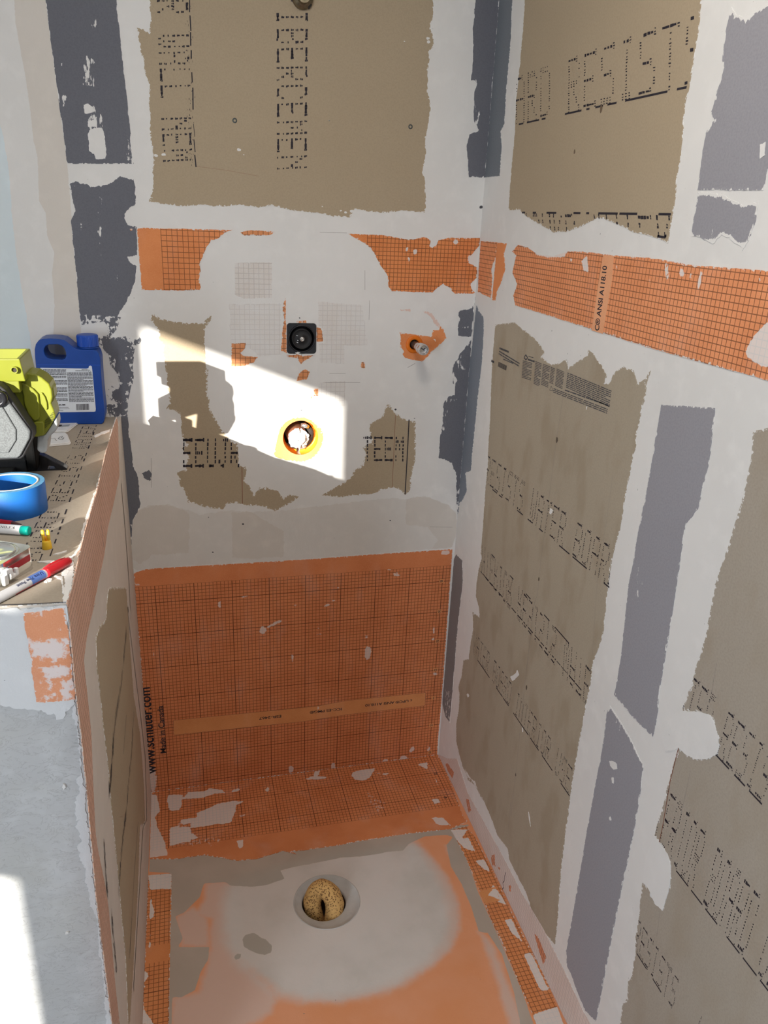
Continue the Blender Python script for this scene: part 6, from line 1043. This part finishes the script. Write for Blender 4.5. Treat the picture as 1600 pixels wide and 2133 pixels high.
# pens
def along(o, p0, p1):
    d = (Vector(p1)-Vector(p0)); o.location = p0; o.rotation_euler = d.to_track_quat('Z', 'Y').to_euler(); bpy.context.view_layer.update()
def pen(name, label, cat, p0, p1): o = thing(name, label, cat, p0); along(o, p0, p1); return o, (Vector(p1)-Vector(p0)).length
M['red_plastic'] = mat_plain('red_plastic', (.46, .012, .020), .3, var=.06)
M['barrel_grey'] = mat_plain('grey_barrel', (.55, .55, .57), .35, var=.05)
M['teal'] = mat_plain('teal_plastic', (.0, .45, .36), .35)
M['white_gloss'] = mat_plain('white_barrel', (.80, .80, .80), .3, var=.03)
M['marker_blue'] = mat_plain('blue_print', (.09, .17, .46), .4)
M['wood_tip'] = mat_plain('dark_wood_tip', (.12, .05, .05), .6)
zr = ztop(-.95)
rm, L = pen('red_marker', 'red capped marker pen resting at the near corner of the half wall', 'marker', (-.009, -.9065, zr+.0068), (-.0905, -1.0265, zr+.0072))
mb = MB(); mb.lathe([(.0030, 0), (.0046, .001), (.0056, .006), (.0062, .020), (.0066, .042), (.0067, .047)], 28); build(mb, 'cap', M['red_plastic'], rm, 'red cap')
mb = MB(); mb.tube([(-.0050, .0030, .003), (-.0066, .0036, .012), (-.0072, .0038, .030), (-.0066, .0034, .040)], [.0012, .0016, .0016, .0010], 10); build(mb, 'cap_clip', M['red_plastic'], rm)
mb = MB(); mb.lathe([(.0060, .044), (.0060, .047), (.0062, .048), (.0062, L-.006), (.0050, L)], 28); build(mb, 'barrel', M['barrel_grey'], rm, 'grey barrel')
mb = MB(); mb.lathe([(.00628, .050), (.00628, .074)], 28, caps=False)
mb.f = [f for i, f in enumerate(mb.f) if i % 28 <= 9 or i % 28 >= 26]; mb.sm = [True]*len(mb.f); build(mb, 'blue_print', M['marker_blue'], rm)
mb = MB(); mb.lathe([(.00626, .049), (.00626, .101)], 28, caps=False); mb.f = [f for i, f in enumerate(mb.f) if 23 <= i % 28 <= 25]; mb.sm = [True]*len(mb.f); build(mb, 'red_stripe', M['red_plastic'], rm)
wm, L = pen('marker', 'white marker with teal end plug beside the blue tape', 'marker', (-.0785, -.7835, ztop(-.78)+.0075), (-.165, -.752, ztop(-.75)+.0078))
mb = MB(); mb.lathe([(.0050, 0), (.0066, .0006), (.0068, .002), (.0066, .0125)], 28); build(mb, 'end_plug', M['teal'], wm, 'teal end plug')
mb = MB(); mb.lathe([(.0060, .012), (.0070, .0125), (.0072, .014), (.0072, L)], 28); build(mb, 'barrel', M['white_gloss'], wm)
pc, L = pen('pencil', 'red pencil lying behind the white marker', 'pencil', (-.0955, -.7455, ztop(-.745)+.0042), (-.185, -.7015, ztop(-.70)+.0042))
mb = MB(); mb.lathe([(.0003, 0), (.0010, .003)], 12); build(mb, 'lead', M['ink'], pc)
mb = MB(); mb.lathe([(.0010, .003), (.0037, .016)], 12); build(mb, 'sharpened_tip', M['wood_tip'], pc)
mb = MB(); mb.lathe([(.0037, .016), (.0040, .018), (.0040, L)], 6, smooth=False); build(mb, 'barrel', M['red_plastic'], pc)

# yellow wall plug
M['anchor'] = mat_plain('yellow_plastic', (.78, .50, .035), .35, var=.08, **{'Subsurface Weight': .0})
al_ = Vector((-.0475, -.839, ztop(-.839)))
anc = thing('wall_plug', 'small yellow plastic wall plug standing upright on the half wall', 'plug', al_)
mb = MB(); mb.lathe([(.0066, 0), (.0068, .001), (.0060, .010), (.0054, .0125)], 24); build(mb, 'collar', M['anchor'], anc)
mb = MB()
for sx in (-1, 1):
    mb.tube([(sx*.0031, 0, .011), (sx*.0034, 0, .018), (sx*.0036, 0, .027), (sx*.0034, 0, .0285)], [.0022, .0024, .0022, .0012], 10)
build(mb, 'split_leg', M['anchor'], anc)
mb = MB(); mb.tube([(0, 0, .012), (0, 0, .0165), (0, 0, .019)], [.0022, .0018, .0004], 10); build(mb, 'core_pin', mat_plain('amber_plastic', (.75, .30, .02), .4), anc)

# tape measure
M['case'] = mat_plain('chromed_case', (.74, .75, .74), .14, .95, var=.10)
mc = Vector((-.0985, -.9195, ztop(-.92)))
tm = thing('tape_measure', 'chromed tape measure with a red printed band lying on its side', 'tape measure', mc)
tm.rotation_euler = (0, 0, math.radians(-27.5)); bpy.context.view_layer.update()
LZ = Frame((0,0,0), (1,0,0), (0,1,0), (0,0,1))
build(prism(LZ, rrect(.0345, .0345, .010, 6), .0, .031), 'case', M['case'], tm, bevel=.0045, seg=4)
mb = MB(); mb.lathe([(.0265, .0306), (.0275, .0322), (.0262, .0330), (.0250, .0318), (.0240, .0312), (0, .0316)], 48, caps=False); build(mb, 'face_disc', M['case'], tm)
mb = MB(); mb.lathe([(.0300, .0308), (.0308, .0318), (.0316, .0308)], 48, caps=False); build(mb, 'face_ring', M['case'], tm)
M['red_print'] = mat_plain('red_print', (.36, .02, .03), .4)
mb = MB(); mb.box((.0347, .004, .0180), (.0006, .042, .0085)); build(mb, 'red_band', M['red_print'], tm)
mb = MB(); mb.box((.0347, -.021, .0165), (.0006, .008, .0110)); build(mb, 'blue_mark', M['marker_blue'], tm)
cl = MB()
cl.box((.0375, -.014, .010), (.006, .016, .005)); cl.box((.0385, -.019, .016), (.005, .006, .012)); cl.box((.0380, -.025, .020), (.006, .008, .007)); cl.box((.0390, -.009, .014), (.005, .005, .010)); cl.box((.0370, -.028, .010), (.005, .008, .014))
build(cl, 'blade_hook', M['white_plastic'], tm, 'white end hook', bevel=.0012)

# lettering on the curved barrels, laid just proud of them
def barrel_text(o, body, z0, z1, r, ang, h, mat, flip=False):
    cu = bpy.data.curves.new('lettering', 'FONT'); cu.body = body; cu.size = 1.0; cu.offset = .02
    t = bpy.data.objects.new('lettering', cu); me = bpy.data.meshes.new_from_object(t); bpy.data.objects.remove(t)
    V = np.array([v.co[:2] for v in me.vertices]); lo, hi = V.min(0), V.max(0); W = []
    for x, y in V:
        s = (x-lo[0])/(hi[0]-lo[0]); a = ang+(y/.72-.5)*h/r*(-1 if flip else 1)
        W.append((r*math.cos(a), r*math.sin(a), z0+(z1-z0)*s))
    me.vertices.foreach_set('co', np.array(W, np.float32).ravel()); me.materials.clear(); me.update()
    t = link('lettering', me, mat); t.parent = o
barrel_text(rm, 'Ultra Fine Point', .053, .096, .00640, math.radians(52), .0042, mat_plain('navy_print', (.015, .02, .09), .4), True)
barrel_text(wm, '记号笔 NO.316', .064, .019, .00728, math.radians(48), .0036, M['ink_grey'])
